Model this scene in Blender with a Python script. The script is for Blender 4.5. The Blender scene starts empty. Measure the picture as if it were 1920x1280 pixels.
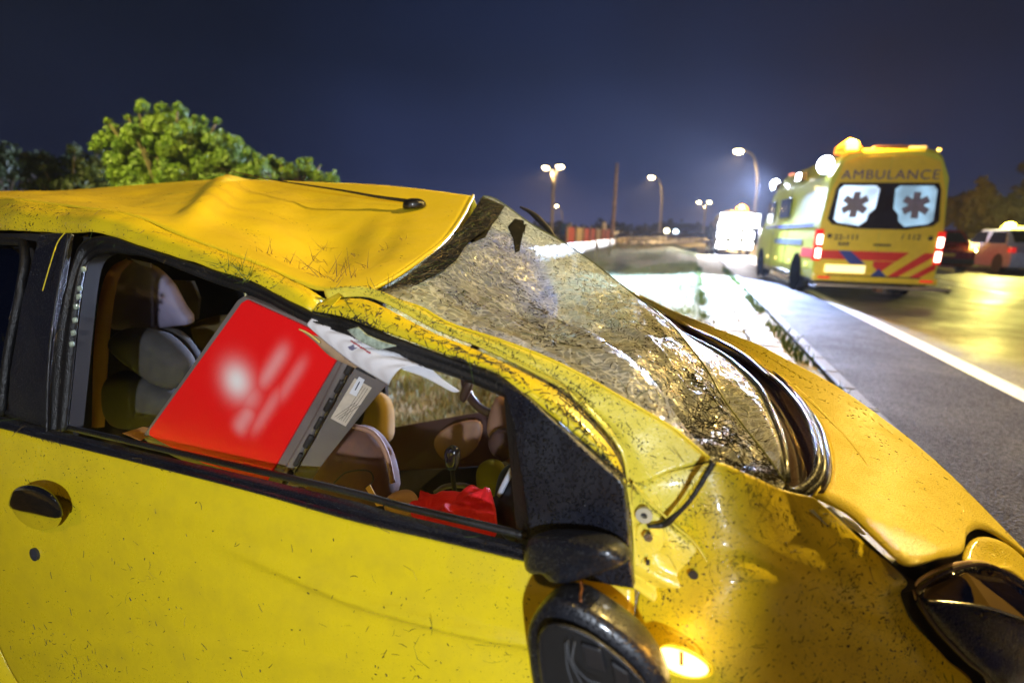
import bpy, bmesh, math, random
import numpy as np
from mathutils import Vector, Matrix
from mathutils.bvhtree import BVHTree
random.seed(7); rng = np.random.default_rng(7)
R = math.radians
S = bpy.context.scene
COL = S.collection

# ------------------------------------------------------------------ camera
H = 1.08; PITCH = R(12.3); ROLL = R(1.5); FPX = 960.0
CF = np.array([0, math.cos(PITCH), -math.sin(PITCH)])
u0 = np.array([0, math.sin(PITCH), math.cos(PITCH)]); r0 = np.array([1.0, 0, 0])
CR = r0*math.cos(ROLL) + u0*math.sin(ROLL); CU = u0*math.cos(ROLL) - r0*math.sin(ROLL)
CP = np.array([0, 0, H])
cam = bpy.data.cameras.new('camera'); camo = bpy.data.objects.new('camera', cam); COL.objects.link(camo)
cam.sensor_width = 36; cam.lens = 18.0; cam.clip_start = 0.02; cam.clip_end = 3000
camo.matrix_world = Matrix(((CR[0], CU[0], -CF[0], 0), (CR[1], CU[1], -CF[1], 0), (CR[2], CU[2], -CF[2], H), (0, 0, 0, 1)))
cam.dof.use_dof = True; cam.dof.focus_distance = 1.05; cam.dof.aperture_fstop = 2.2
S.camera = camo

# ------------------------------------------------------------------ render view
S.view_settings.view_transform = 'Standard'; S.view_settings.look = 'None'
S.view_settings.exposure = 0.0; S.view_settings.gamma = 1.0
S.render.engine = 'CYCLES'
S.cycles.use_denoising = True
try: S.cycles.denoiser = 'OPENIMAGEDENOISE'
except Exception: pass
S.cycles.max_bounces = 6; S.cycles.transparent_max_bounces = 12; S.cycles.volume_bounces = 0
S.cycles.caustics_reflective = False; S.cycles.caustics_refractive = False
S.cycles.sample_clamp_indirect = 4.0
S.cycles.volume_max_steps = 64

# ------------------------------------------------------------------ night sky
W_ = bpy.data.worlds.new('World'); S.world = W_; W_.use_nodes = True
nt = W_.node_tree; nt.nodes.clear()
def wn(t, **k):
    n = nt.nodes.new(t)
    for a, b in k.items(): setattr(n, a, b)
    return n
wo = wn('ShaderNodeOutputWorld'); bg = wn('ShaderNodeBackground'); tc = wn('ShaderNodeTexCoord')
sep = wn('ShaderNodeSeparateXYZ'); nt.links.new(tc.outputs['Generated'], sep.inputs[0])
ramp = wn('ShaderNodeValToRGB'); nt.links.new(sep.outputs['Z'], ramp.inputs[0])
cr = ramp.color_ramp; cr.elements[0].position = 0.0; cr.elements[0].color = (.026, .032, .082, 1)
cr.elements[1].position = .62; cr.elements[1].color = (.0006, .0015, .0050, 1)
e = cr.elements.new(.10); e.color = (.0115, .0175, .052, 1)
e = cr.elements.new(.27); e.color = (.0036, .0068, .0215, 1)
nz = wn('ShaderNodeTexNoise'); nz.inputs['Scale'].default_value = 1.6; nz.inputs['Detail'].default_value = 4
nt.links.new(tc.outputs['Generated'], nz.inputs['Vector'])
mr = wn('ShaderNodeMapRange'); mr.inputs[1].default_value = .35; mr.inputs[2].default_value = .7; mr.inputs[3].default_value = .65; mr.inputs[4].default_value = 1.6
nt.links.new(nz.outputs['Fac'], mr.inputs[0])
# town glow on the low cloud to the north-east
dotn = wn('ShaderNodeVectorMath', operation='DOT_PRODUCT'); dotn.inputs[1].default_value = (.22, .96, .12)
nt.links.new(tc.outputs['Generated'], dotn.inputs[0])
gl = wn('ShaderNodeMapRange'); gl.inputs[1].default_value = .72; gl.inputs[2].default_value = 1.0; gl.inputs[3].default_value = .72; gl.inputs[4].default_value = 1.7
gl.interpolation_type = 'SMOOTHSTEP'
nt.links.new(dotn.outputs['Value'], gl.inputs[0])
mm = wn('ShaderNodeMath', operation='MULTIPLY'); nt.links.new(mr.outputs[0], mm.inputs[0]); nt.links.new(gl.outputs[0], mm.inputs[1])
nt.links.new(ramp.outputs[0], bg.inputs['Color']); nt.links.new(mm.outputs[0], bg.inputs['Strength'])
nt.links.new(bg.outputs[0], wo.inputs['Surface'])

SODIUM = (1.0, .64, .17); COOL = (.80, .88, 1.0); BLUEW = (.46, .60, 1.0)
def lamp(name, kind, loc, energy, color, aim=None, size=.1, spot=None, blend=.3, parent=None):
    l = bpy.data.lights.new(name, kind); l.energy = energy; l.color = color
    if kind == 'AREA': l.size = size
    else: l.shadow_soft_size = size
    if spot: l.spot_size = R(spot); l.spot_blend = blend
    o = bpy.data.objects.new(name, l); COL.objects.link(o); o.location = loc
    if aim is not None:
        o.rotation_euler = (Vector(aim) - Vector(loc)).to_track_quat('-Z', 'Y').to_euler()
    return o
# street lamps assumed outside the frame, unseen; their heads are built further down
lamp('assumed_street_light_ahead', 'SPOT', (6.6, 4.6, 7.4), 6200, (1.0, .69, .20), (0.9, 1.5, .5), .18, 105, .5)
lamp('assumed_street_light_behind', 'SPOT', (-2.6, -4.5, 7.2), 480, SODIUM, (-1.0, 2.2, .5), .22, 84, .6)
# unseen cool fill spot, assumed behind the camera for the light on the door
lamp('assumed_fill_spot', 'SPOT', (.12, -1.85, 1.42), 290, COOL, (-.55, .72, .68), .04, 38, .30)
lamp('added_street_light_left', 'SPOT', (-7.6, 3.0, 5.2), 9500, (1.0, .90, .24), (-4.6, 7.2, 1.4), .2, 76, .5)  # added lamp out of view, brightening the tree

# added fill spots behind the camera, brightening the ambulance's tail and the police car
lamp('added_fill_spot', 'SPOT', (2.6, -3.0, 1.15), 1500, (1.0, .93, .80), (6.6, 9.6, 1.75), .08, 21, .5)
lamp('added_fill_spot', 'SPOT', (3.2, -3.0, 1.0), 2600, (.90, .93, 1.0), (17.6, 18.5, .9), .08, 16, .5)
# ------------------------------------------------------------------ geometry helpers
M0 = None
def ray(px, py): return CF + CR*(px-960)/FPX + CU*(640-py)/FPX
def Zp(px, py, z=0.0):
    d = ray(px, py); return CP + d*((z-H)/d[2])
M0 = Zp(990, 1040, .65); L0 = Zp(0, 790, .65)
AX = (L0-M0)/np.linalg.norm(L0-M0)            # the wreck's axis, towards its tail
NW = np.array([AX[1], -AX[0], 0.0])           # across the wreck, away from its near flank
def Wp(px, py, w):
    d = ray(px, py); return CP + d*((w-np.dot(NW, CP-M0))/np.dot(NW, d))
def V(p):
    if isinstance(p, np.ndarray): return p
    if len(p) == 4: return Zp(p[0], p[1], p[2])
    return Wp(*p)
def pix(p):
    q = np.array(p)-CP; d = q@CF
    return 960+FPX*(q@CR)/d, 640-FPX*(q@CU)/d
def catmull(P, n, closed=False, smooth=True):
    P = [np.array(p, float) for p in P]
    if closed: Q = [P[-1]]+P+[P[0], P[1]]
    else: Q = [2*P[0]-P[1]]+P+[2*P[-1]-P[-2]]
    out = []
    for i in range(1, len(Q)-2):
        a, b, c, d = Q[i-1:i+3]
        for k in range(12):
            t = k/12
            if smooth: out.append(.5*((2*b)+(-a+c)*t+(2*a-5*b+4*c-d)*t*t+(-a+3*b-3*c+d)*t**3))
            else: out.append(b+(c-b)*t)
    out.append(Q[-2])
    out = np.array(out); L = np.concatenate([[0], np.cumsum(np.linalg.norm(np.diff(out, axis=0), axis=1))])
    s = np.linspace(0, L[-1], n+1 if closed else n)
    r = np.stack([np.interp(s, L, out[:, k]) for k in range(3)], 1)
    return r[:-1] if closed else r
def tag(o, label=None, cat=None, group=None, kind=None):
    if label: o['label'] = label
    if cat: o['category'] = cat
    if group: o['group'] = group
    if kind: o['kind'] = kind
    return o
def empty(name, loc, label=None, cat=None, group=None, rz=0.0):
    o = bpy.data.objects.new(name, None); COL.objects.link(o); o.location = loc; o.rotation_euler = (0, 0, rz)
    o.empty_display_size = .1
    return tag(o, label, cat, group)
def mesh(name, verts, faces, m, parent=None, smooth=True, solid=0.0, bevel=0.0, sub=0, world=True, off=0.0):
    verts = np.asarray(verts, float)
    if parent is not None and world:                       # given in world space, stored relative to the thing
        org = np.array([0.0, 0, 0]); p = parent
        while p is not None: org += np.array(p.location); p = p.parent
        verts = verts-org
    me = bpy.data.meshes.new(name); me.from_pydata([tuple(v) for v in verts], [], [tuple(f) for f in faces]); me.update()
    bm = bmesh.new(); bm.from_mesh(me); bmesh.ops.recalc_face_normals(bm, faces=bm.faces); bm.to_mesh(me); bm.free()
    me.polygons.foreach_set('use_smooth', [smooth]*len(me.polygons))
    if m: me.materials.append(m)
    o = bpy.data.objects.new(name, me); COL.objects.link(o)
    if parent is not None: o.parent = parent
    if solid:
        s = o.modifiers.new('thickness', 'SOLIDIFY'); s.thickness = solid; s.offset = off
    if bevel:
        b = o.modifiers.new('bevel', 'BEVEL'); b.width = bevel; b.segments = 2; b.limit_method = 'ANGLE'
    if sub:
        s = o.modifiers.new('smooth', 'SUBSURF'); s.levels = sub; s.render_levels = sub
    return o
def gridfaces(nu, nv, closed=False):
    F = []
    for j in range(nv-1):
        for i in range(nu-(0 if closed else 1)):
            k = (i+1) % nu
            F.append((j*nu+i, j*nu+k, (j+1)*nu+k, (j+1)*nu+i))
    return F
GRIDS = []
def coons(name, B, Rt, T, L, m, parent, nu=60, nv=24, disp=None, solid=.004, debris=0, sharp=(), dirv=None):
    """B left>right, T left>right, L bottom>top, Rt bottom>top"""
    c = {}
    for k, P, n in (('B', B, nu), ('T', T, nu), ('L', L, nv), ('R', Rt, nv)):
        c[k] = catmull([V(p) for p in P], n, smooth=k not in sharp)
    u = np.linspace(0, 1, nu)[None, :, None]; v = np.linspace(0, 1, nv)[:, None, None]
    P00, P10, P01, P11 = c['B'][0], c['B'][-1], c['T'][0], c['T'][-1]
    G = (1-v)*c['B'][None]+v*c['T'][None]+(1-u)*c['L'][:, None]+u*c['R'][:, None]-((1-u)*(1-v)*P00+u*(1-v)*P10+(1-u)*v*P01+u*v*P11)
    if disp is not None:
        du = np.gradient(G, axis=1); dv = np.gradient(G, axis=0)
        N = np.cross(du, dv); N /= np.linalg.norm(N, axis=2, keepdims=True)+1e-9
        toc = CP-G
        N *= np.sign(np.sum(N[nv//2, nu//2]*toc[nv//2, nu//2]))
        if dirv is not None: N = N*0+np.array(dirv)
        uu = np.linspace(0, 1, nu)[None, :]*np.ones((nv, 1)); vv = np.linspace(0, 1, nv)[:, None]*np.ones((1, nu))
        G = G+N*disp(uu, vv, G)[:, :, None]
    if debris: GRIDS.append((G, debris, parent))
    return mesh(name, G.reshape(-1, 3), gridfaces(nu, nv), m, parent, solid=solid, off=0), G
def strip(name, A, B, m, parent, n=80, k=7, bulge=.01, solid=0.0, debris=0, prof=None):
    a = catmull([V(p) for p in A], n); b = catmull([V(p) for p in B], n)
    rows = []
    for j in range(k):
        t = j/(k-1); p = a+(b-a)*t
        h = bulge*math.sin(math.pi*t) if prof is None else prof[j]
        toc = CP-p; toc /= np.linalg.norm(toc, axis=1, keepdims=True)
        rows.append(p+(-NW*.5+toc*.5)*h)
    G = np.array(rows)
    if debris: GRIDS.append((G, debris, parent))
    return mesh(name, G.reshape(-1, 3), gridfaces(n, k), m, parent, solid=solid)
def tube(name, P, r, m, parent=None, n=40, k=8, closed=False, world=True, smooth=True, caps=True):
    C_ = catmull([V(p) for p in P], n, closed, smooth); n = len(C_)
    if np.isscalar(r): r = [r]*n
    else: r = np.interp(np.linspace(0, 1, n), np.linspace(0, 1, len(r)), r)
    T_ = np.gradient(C_, axis=0); T_ /= np.linalg.norm(T_, axis=1, keepdims=True)+1e-9
    ref = np.array([0.13, .21, .97]); vs = []
    for i in range(n):
        a = np.cross(T_[i], ref)
        if np.linalg.norm(a) < .15: a = np.cross(T_[i], np.array([1.0, .1, 0]))
        a /= np.linalg.norm(a); b = np.cross(T_[i], a)
        for j in range(k):
            t = 2*math.pi*j/k; vs.append(C_[i]+r[i]*(a*math.cos(t)+b*math.sin(t)))
    F = []
    for i in range(n if closed else n-1):
        for j in range(k):
            F.append((i*k+j, i*k+(j+1) % k, ((i+1) % n)*k+(j+1) % k, ((i+1) % n)*k+j))
    if not closed and caps: F.append(tuple(range(k))[::-1]); F.append(tuple((n-1)*k+j for j in range(k)))
    return mesh(name, vs, F, m, parent, world=world)
def blob(name, O, front, back, m, parent=None, n=48, rings=7, power=.6, axis=None, smooth=True, centre=None, world=True, wob=0.0):
    from mathutils import noise as mn
    """a cushion-like closed body over an outline: bulges by front towards the viewer side and by back behind"""
    C_ = catmull([V(p) for p in O], n, True, smooth)
    if axis is None:
        a = np.zeros(3); c = C_.mean(0)
        for i in range(n): a += np.cross(C_[i]-c, C_[(i+1) % n]-c)
        axis = a/np.linalg.norm(a)
        if np.dot(axis, CP-c) < 0: axis = -axis
    axis = np.array(axis, float); axis /= np.linalg.norm(axis)
    c = C_.mean(0) if centre is None else V(centre)
    vs = []; rg = []
    ths = [math.pi/2*(i/rings) for i in range(rings)]
    seq = [(-t, back) for t in ths[::-1] if t > 0]+[(0, 0)]+[(t, front) for t in ths if t > 0]
    for t, d in seq:
        s = math.cos(t)**power; h = math.sin(abs(t))*(1 if t > 0 else -1)
        rg.append(len(vs))
        for i, p in enumerate(C_):
            q = c+(p-c)*s+axis*h*d
            if wob: q = q+axis*wob*(1-2*abs(mn.fractal(Vector(q*11), 1.0, 2.0, 3)))*s
            vs.append(q)
    F = gridfaces(n, len(seq), True)
    vs.append(c-axis*back); vs.append(c+axis*front); e0, e1 = len(vs)-2, len(vs)-1; nr = len(seq)
    for i in range(n):
        F.append((i, e0, (i+1) % n)); F.append(((nr-1)*n+i, (nr-1)*n+(i+1) % n, e1))
    return mesh(name, vs, F, m, parent, world=world)
def slab(name, O, thick, m, parent=None, n=None, axis=None, bevel=.0, world=True, smooth=False):
    """a flat plate: outline extruded away from the viewer by thick"""
    P = [V(p) for p in O]
    if n: P = list(catmull(P, n, True))
    P = np.array(P); k = len(P); c = P.mean(0)
    if axis is None:
        a = np.zeros(3)
        for i in range(k): a += np.cross(P[i]-c, P[(i+1) % k]-c)
        axis = a/np.linalg.norm(a)
        if np.dot(axis, CP-c) > 0: axis = -axis
    Q = P+np.array(axis)*thick
    F = [tuple(range(k)), tuple(range(2*k-1, k-1, -1))]+[(i, (i+1) % k, k+(i+1) % k, k+i) for i in range(k)]
    return mesh(name, np.vstack([P, Q]), F, m, parent, smooth=smooth, bevel=bevel, world=world)
BOXF = [(0, 1, 2, 3), (7, 6, 5, 4), (0, 4, 5, 1), (1, 5, 6, 2), (2, 6, 7, 3), (3, 7, 4, 0)]
def box(name, lo, hi, m, parent=None, bevel=0.0, world=False):
    x0, y0, z0 = lo; x1, y1, z1 = hi
    v = [(x0, y0, z0), (x1, y0, z0), (x1, y1, z0), (x0, y1, z0), (x0, y0, z1), (x1, y0, z1), (x1, y1, z1), (x0, y1, z1)]
    return mesh(name, v, BOXF, m, parent, smooth=False, bevel=bevel, world=world)

# ------------------------------------------------------------------ materials
def mat(name): 
    m = bpy.data.materials.new(name); m.use_nodes = True; t = m.node_tree; t.nodes.clear()
    o = t.nodes.new('ShaderNodeOutputMaterial'); b = t.nodes.new('ShaderNodeBsdfPrincipled')
    t.links.new(b.outputs[0], o.inputs['Surface']); return m, t, b, o
def nd(t, ty, ins=None, **k):
    n = t.nodes.new(ty)
    for a, b in k.items(): setattr(n, a, b)
    for a, b in (ins or {}).items():
        if hasattr(b, 'links') or isinstance(b, bpy.types.NodeSocket): t.links.new(b, n.inputs[a])
        else: n.inputs[a].default_value = b
    return n
def simple(name, col, rough=.5, metal=0.0, noise=.25, scale=8.0, bump=0.0, bscale=120.0, coat=0.0, spec=.5, emit=None, estr=0.0):
    m, t, b, o = mat(name)
    c = nd(t, 'ShaderNodeTexCoord').outputs['Object']
    n = nd(t, 'ShaderNodeTexNoise', {'Vector': c, 'Scale': scale, 'Detail': 5.0, 'Roughness': .6})
    r = nd(t, 'ShaderNodeMapRange', {0: n.outputs['Fac'], 1: .3, 2: .7, 3: 1-noise, 4: 1+noise*.6})
    v = nd(t, 'ShaderNodeVectorMath', {0: (col[0], col[1], col[2])}, operation='SCALE'); t.links.new(r.outputs[0], v.inputs['Scale'])
    t.links.new(v.outputs[0], b.inputs['Base Color'])
    rr = nd(t, 'ShaderNodeMapRange', {0: n.outputs['Fac'], 1: .3, 2: .7, 3: max(.02, rough*.8), 4: min(1, rough*1.25)})
    t.links.new(rr.outputs[0], b.inputs['Roughness'])
    b.inputs['Metallic'].default_value = metal; b.inputs['Coat Weight'].default_value = coat; b.inputs['Specular IOR Level'].default_value = spec
    if bump:
        n2 = nd(t, 'ShaderNodeTexNoise', {'Vector': c, 'Scale': bscale, 'Detail': 3.0})
        bp = nd(t, 'ShaderNodeBump', {'Height': n2.outputs['Fac'], 'Strength': bump, 'Distance': .01}); t.links.new(bp.outputs[0], b.inputs['Normal'])
    if emit: b.inputs['Emission Color'].default_value = (*emit, 1); b.inputs['Emission Strength'].default_value = estr
    return m
def emis(name, col, s):
    m, t, b, o = mat(name); b.inputs['Base Color'].default_value = (*[min(.8, c) for c in col], 1)
    b.inputs['Emission Color'].default_value = (*col, 1); b.inputs['Emission Strength'].default_value = s; b.inputs['Roughness'].default_value = .3
    return m
def paint(name, col, dirt=.5, wet=.5, seedv=0.0, rough=.28, fine=330.0):
    """wet enamel with mud flecks: specks are dirt on the paint, drops are bump"""
    m, t, b, o = mat(name)
    tcn = nd(t, 'ShaderNodeTexCoord'); c = nd(t, 'ShaderNodeMapping', {'Vector': tcn.outputs['Object'], 'Location': (seedv, seedv*.7, 0)}).outputs[0]
    big = nd(t, 'ShaderNodeTexNoise', {'Vector': c, 'Scale': 3.2, 'Detail': 3.0})
    warp = nd(t, 'ShaderNodeTexNoise', {'Vector': c, 'Scale': 60.0, 'Detail': 2.0})
    wv = nd(t, 'ShaderNodeVectorMath', {0: warp.outputs['Color']}, operation='SCALE'); wv.inputs['Scale'].default_value = .02
    wc = nd(t, 'ShaderNodeVectorMath', {0: c, 1: wv.outputs[0]}, operation='ADD')
    vo = nd(t, 'ShaderNodeTexVoronoi', {'Vector': wc.outputs[0], 'Scale': 105.0, 'Randomness': 1.0})
    vo2 = nd(t, 'ShaderNodeTexVoronoi', {'Vector': wc.outputs[0], 'Scale': 260.0, 'Randomness': 1.0})
    thr = nd(t, 'ShaderNodeMapRange', {0: big.outputs['Fac'], 1: .32, 2: .72, 3: .02*dirt, 4: .30*dirt})
    a = nd(t, 'ShaderNodeMath', {0: vo.outputs['Distance'], 1: thr.outputs[0]}, operation='LESS_THAN')
    a2 = nd(t, 'ShaderNodeMath', {0: vo2.outputs['Distance'], 1: thr.outputs[0]}, operation='LESS_THAN')
    dd = nd(t, 'ShaderNodeMath', {0: a.outputs[0], 1: a2.outputs[0]}, operation='MAXIMUM')
    film = nd(t, 'ShaderNodeTexNoise', {'Vector': c, 'Scale': 14.0, 'Detail': 7.0, 'Roughness': .7})
    fr = nd(t, 'ShaderNodeMapRange', {0: film.outputs['Fac'], 1: .45, 2: .8, 3: 0.0, 4: .45*dirt})
    mx = nd(t, 'ShaderNodeMix', {'Factor': fr.outputs[0]}, data_type='RGBA')
    mx.inputs[6].default_value = (*col, 1); mx.inputs[7].default_value = (.20, .13, .03, 1)
    mx2 = nd(t, 'ShaderNodeMix', {'Factor': dd.outputs[0]}, data_type='RGBA')
    t.links.new(mx.outputs[2], mx2.inputs[6]); mx2.inputs[7].default_value = (.028, .02, .008, 1)
    t.links.new(mx2.outputs[2], b.inputs['Base Color'])
    ro = nd(t, 'ShaderNodeMapRange', {0: film.outputs['Fac'], 1: .3, 2: .75, 3: rough, 4: min(.9, rough*1.9)})
    t.links.new(ro.outputs[0], b.inputs['Roughness'])
    b.inputs['Coat Weight'].default_value = .35; b.inputs['Coat Roughness'].default_value = .10
    dr = nd(t, 'ShaderNodeTexVoronoi', {'Vector': c, 'Scale': fine}, feature='SMOOTH_F1'); dr.inputs['Smoothness'].default_value = .4
    drr = nd(t, 'ShaderNodeMapRange', {0: dr.outputs['Distance'], 1: .12, 2: .42, 3: 1.0, 4: 0.0})
    ad = nd(t, 'ShaderNodeMath', {0: drr.outputs[0], 1: dd.outputs[0]}, operation='ADD')
    bp = nd(t, 'ShaderNodeBump', {'Height': ad.outputs[0], 'Strength': wet, 'Distance': .0012})
    t.links.new(bp.outputs[0], b.inputs['Normal'])
    t.links.new(bp.outputs[0], b.inputs['Coat Normal'])
    return m
YEL = (.76, .59, .014)
P_DOOR = paint('door_enamel', YEL, .55, .12, 0, .22)
P_ROOF = paint('roof_enamel', YEL, .28, .12, 3, .42)
P_BODY = paint('mud_flecked_enamel', YEL, .85, .28, 5, .30)
MIRP = paint('mirror_plastic', (.007, .008, .013), .05, 1.3, 2, .30, 300.0)
P_PALE = paint('pale_wet_enamel', (.74, .62, .06), .35, .35, 8, .28)
P_HOOD = paint('wet_bonnet_enamel', YEL, .40, .60, 11, .40)
BLK = simple('black_plastic', (.012, .012, .014), .32, noise=.4, bump=.25, bscale=420, coat=.3)
BLKW = paint('wet_black_plastic', (.006, .007, .014), .02, 3.0, 2, .30, 260.0)
BLKW.node_tree.nodes['Principled BSDF'].inputs['Specular IOR Level'].default_value = .6; BLKW.node_tree.nodes['Principled BSDF'].inputs['Coat Weight'].default_value = .8; BLKW.node_tree.nodes['Principled BSDF'].inputs['Coat Roughness'].default_value = .22
RUB = simple('black_rubber', (.010, .010, .011), .42, noise=.5, bump=.3, bscale=300)
DARK = simple('dark_trim', (.02, .017, .016), .65)
BROWN = simple('brown_cowl_plastic', (.055, .028, .018), .35, noise=.4, bump=.2, bscale=260, coat=.4)
CHROME = simple('bare_metal', (.55, .53, .48), .25, 1.0)
SEATB = simple('brown_seat_fabric', (.13, .060, .040), .9, noise=.3, scale=30, bump=.05, bscale=400)
SEATG = simple('grey_seat_fabric', (.055, .050, .048), .95, noise=.3, scale=30, bump=.05, bscale=400)
PINK = simple('beige_trim', (.28, .15, .10), .6, noise=.15)
PALEB = simple('pale_shell', (.50, .50, .62), .6, noise=.12)
MAROON = simple('maroon_panel', (.06, .026, .022), .7)
REDC = simple('red_cloth', (.75, .012, .02), .75, noise=.15, bump=.3, bscale=250)
CASEG = simple('grey_case_plastic', (.15, .125, .115), .55, noise=.2, bump=.15, bscale=500)
PAPER = simple('creased_paper', (.74, .72, .74), .7, noise=.10, scale=20)
COVER = simple('brown_paper_cover', (.36, .24, .14), .7, noise=.25, scale=40)
ASPH = None

def shattered(name, yellow=0.5):
    m, t, b, o = mat(name)
    c = nd(t, 'ShaderNodeTexCoord').outputs['Object']
    wn_ = nd(t, 'ShaderNodeTexNoise', {'Vector': c, 'Scale': 22.0, 'Detail': 4.0})
    sv = nd(t, 'ShaderNodeVectorMath', {0: wn_.outputs['Color']}, operation='SCALE'); sv.inputs['Scale'].default_value = .05
    wc = nd(t, 'ShaderNodeVectorMath', {0: c, 1: sv.outputs[0]}, operation='ADD').outputs[0]
    v1 = nd(t, 'ShaderNodeTexVoronoi', {'Vector': wc, 'Scale': 95.0}, feature='DISTANCE_TO_EDGE')
    v2 = nd(t, 'ShaderNodeTexVoronoi', {'Vector': wc, 'Scale': 34.0}, feature='DISTANCE_TO_EDGE')
    v3 = nd(t, 'ShaderNodeTexVoronoi', {'Vector': wc, 'Scale': 210.0})
    k1 = nd(t, 'ShaderNodeMath', {0: v1.outputs['Distance'], 1: .05}, operation='LESS_THAN')
    k2 = nd(t, 'ShaderNodeMath', {0: v2.outputs['Distance'], 1: .045}, operation='LESS_THAN')
    film = nd(t, 'ShaderNodeTexNoise', {'Vector': c, 'Scale': 7.0, 'Detail': 8.0, 'Roughness': .65})
    fr = nd(t, 'ShaderNodeMapRange', {0: film.outputs['Fac'], 1: .36, 2: .68, 3: .58, 4: 1.0})
    kk = nd(t, 'ShaderNodeMath', {0: k1.outputs[0], 1: k2.outputs[0]}, operation='MAXIMUM')
    kks = nd(t, 'ShaderNodeMath', {0: kk.outputs[0], 1: .8}, operation='MULTIPLY')
    st_ = nd(t, 'ShaderNodeMapping', {'Vector': wc, 'Rotation': (.3, .5, .9), 'Scale': (1.0, 4.5, 1.0)})
    v4 = nd(t, 'ShaderNodeTexVoronoi', {'Vector': st_.outputs[0], 'Scale': 16.0}, feature='DISTANCE_TO_EDGE')
    k4 = nd(t, 'ShaderNodeMath', {0: v4.outputs['Distance'], 1: .026}, operation='LESS_THAN')
    kw = nd(t, 'ShaderNodeMath', {0: k2.outputs[0], 1: k4.outputs[0]}, operation='MAXIMUM')
    kks = nd(t, 'ShaderNodeMath', {0: kks.outputs[0], 1: kw.outputs[0]}, operation='MAXIMUM')
    al = nd(t, 'ShaderNodeMath', {0: kks.outputs[0], 1: fr.outputs[0]}, operation='MAXIMUM')
    glit = nd(t, 'ShaderNodeMath', {0: nd(t, 'ShaderNodeSeparateColor', {0: v3.outputs['Color']}).outputs[0], 1: .985}, operation='GREATER_THAN')
    al2 = nd(t, 'ShaderNodeMath', {0: al.outputs[0], 1: glit.outputs[0]}, operation='MAXIMUM')
    # each crumb of glass tilts its own way
    nrm = nd(t, 'ShaderNodeVectorMath', {0: v3.outputs['Color'], 1: (.5, .5, .5)}, operation='SUBTRACT')
    nsc = nd(t, 'ShaderNodeVectorMath', {0: nrm.outputs[0]}, operation='SCALE'); nsc.inputs['Scale'].default_value = .42
    geo = nd(t, 'ShaderNodeNewGeometry')
    nad = nd(t, 'ShaderNodeVectorMath', {0: geo.outputs['Normal'], 1: nsc.outputs[0]}, operation='ADD')
    nn = nd(t, 'ShaderNodeVectorMath', {0: nad.outputs[0]}, operation='NORMALIZE')
    col = nd(t, 'ShaderNodeMix', {'Factor': nd(t, 'ShaderNodeMapRange', {0: film.outputs['Fac'], 1: .35, 2: .65, 3: 0.0, 4: 1.0}).outputs[0]}, data_type='RGBA')
    col.inputs[6].default_value = (.50, .56, .66, 1); col.inputs[7].default_value = (.36, .35, .27, 1)
    cw = nd(t, 'ShaderNodeMix', {'Factor': kw.outputs[0]}, data_type='RGBA'); t.links.new(col.outputs[2], cw.inputs[6]); cw.inputs[7].default_value = (.9, .92, .9, 1)
    t.links.new(cw.outputs[2], b.inputs['Base Color']); b.inputs['Roughness'].default_value = .32
    b.inputs['Specular IOR Level'].default_value = .6; b.inputs['Coat Weight'].default_value = .15; b.inputs['Coat Roughness'].default_value = .12
    t.links.new(nn.outputs[0], b.inputs['Normal']); t.links.new(nn.outputs[0], b.inputs['Coat Normal'])
    tlc = nd(t, 'ShaderNodeBsdfRefraction', {'Color': (.95, .96, .95, 1), 'Roughness': .6, 'IOR': 1.12, 'Normal': nn.outputs[0]}); bt = nd(t, 'ShaderNodeMixShader', {0: .58, 1: b.outputs[0], 2: tlc.outputs[0]})
    tr = nd(t, 'ShaderNodeBsdfTransparent', {'Color': (.80, .86, .84, 1)})
    gl = nd(t, 'ShaderNodeBsdfGlossy', {'Color': (.9, .9, .9, 1), 'Roughness': .08, 'Normal': nn.outputs[0]})
    ms0 = nd(t, 'ShaderNodeMixShader', {0: .12, 1: tr.outputs[0], 2: gl.outputs[0]})
    ms = nd(t, 'ShaderNodeMixShader', {0: al2.outputs[0], 1: ms0.outputs[0], 2: bt.outputs[0]})
    t.links.new(ms.outputs[0], o.inputs['Surface'])
    return m
GLASSX = shattered('shattered_glass')
def clear(name, tint=(.9, .92, .92), f=.12, rough=.03, wet=0.0):
    m, t, b, o = mat(name)
    tr = nd(t, 'ShaderNodeBsdfTransparent', {'Color': (*tint, 1)}); gl = nd(t, 'ShaderNodeBsdfGlossy', {'Roughness': rough})
    if wet:
        c = nd(t, 'ShaderNodeTexCoord').outputs['Object']; vo = nd(t, 'ShaderNodeTexVoronoi', {'Vector': c, 'Scale': 240.0}, feature='SMOOTH_F1')
        bp = nd(t, 'ShaderNodeBump', {'Height': vo.outputs['Distance'], 'Strength': wet, 'Distance': .002}); t.links.new(bp.outputs[0], gl.inputs['Normal'])
    fz = nd(t, 'ShaderNodeFresnel', {'IOR': 1.5}); ad = nd(t, 'ShaderNodeMath', {0: fz.outputs[0], 1: f}, operation='ADD')
    ms = nd(t, 'ShaderNodeMixShader', {0: ad.outputs[0], 1: tr.outputs[0], 2: gl.outputs[0]}); t.links.new(ms.outputs[0], o.inputs['Surface'])
    return m
CLEAR = clear('clear_glass'); CLEARW = clear('wet_clear_plastic', (.97, .96, .93), .03, .10, .4)

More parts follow.
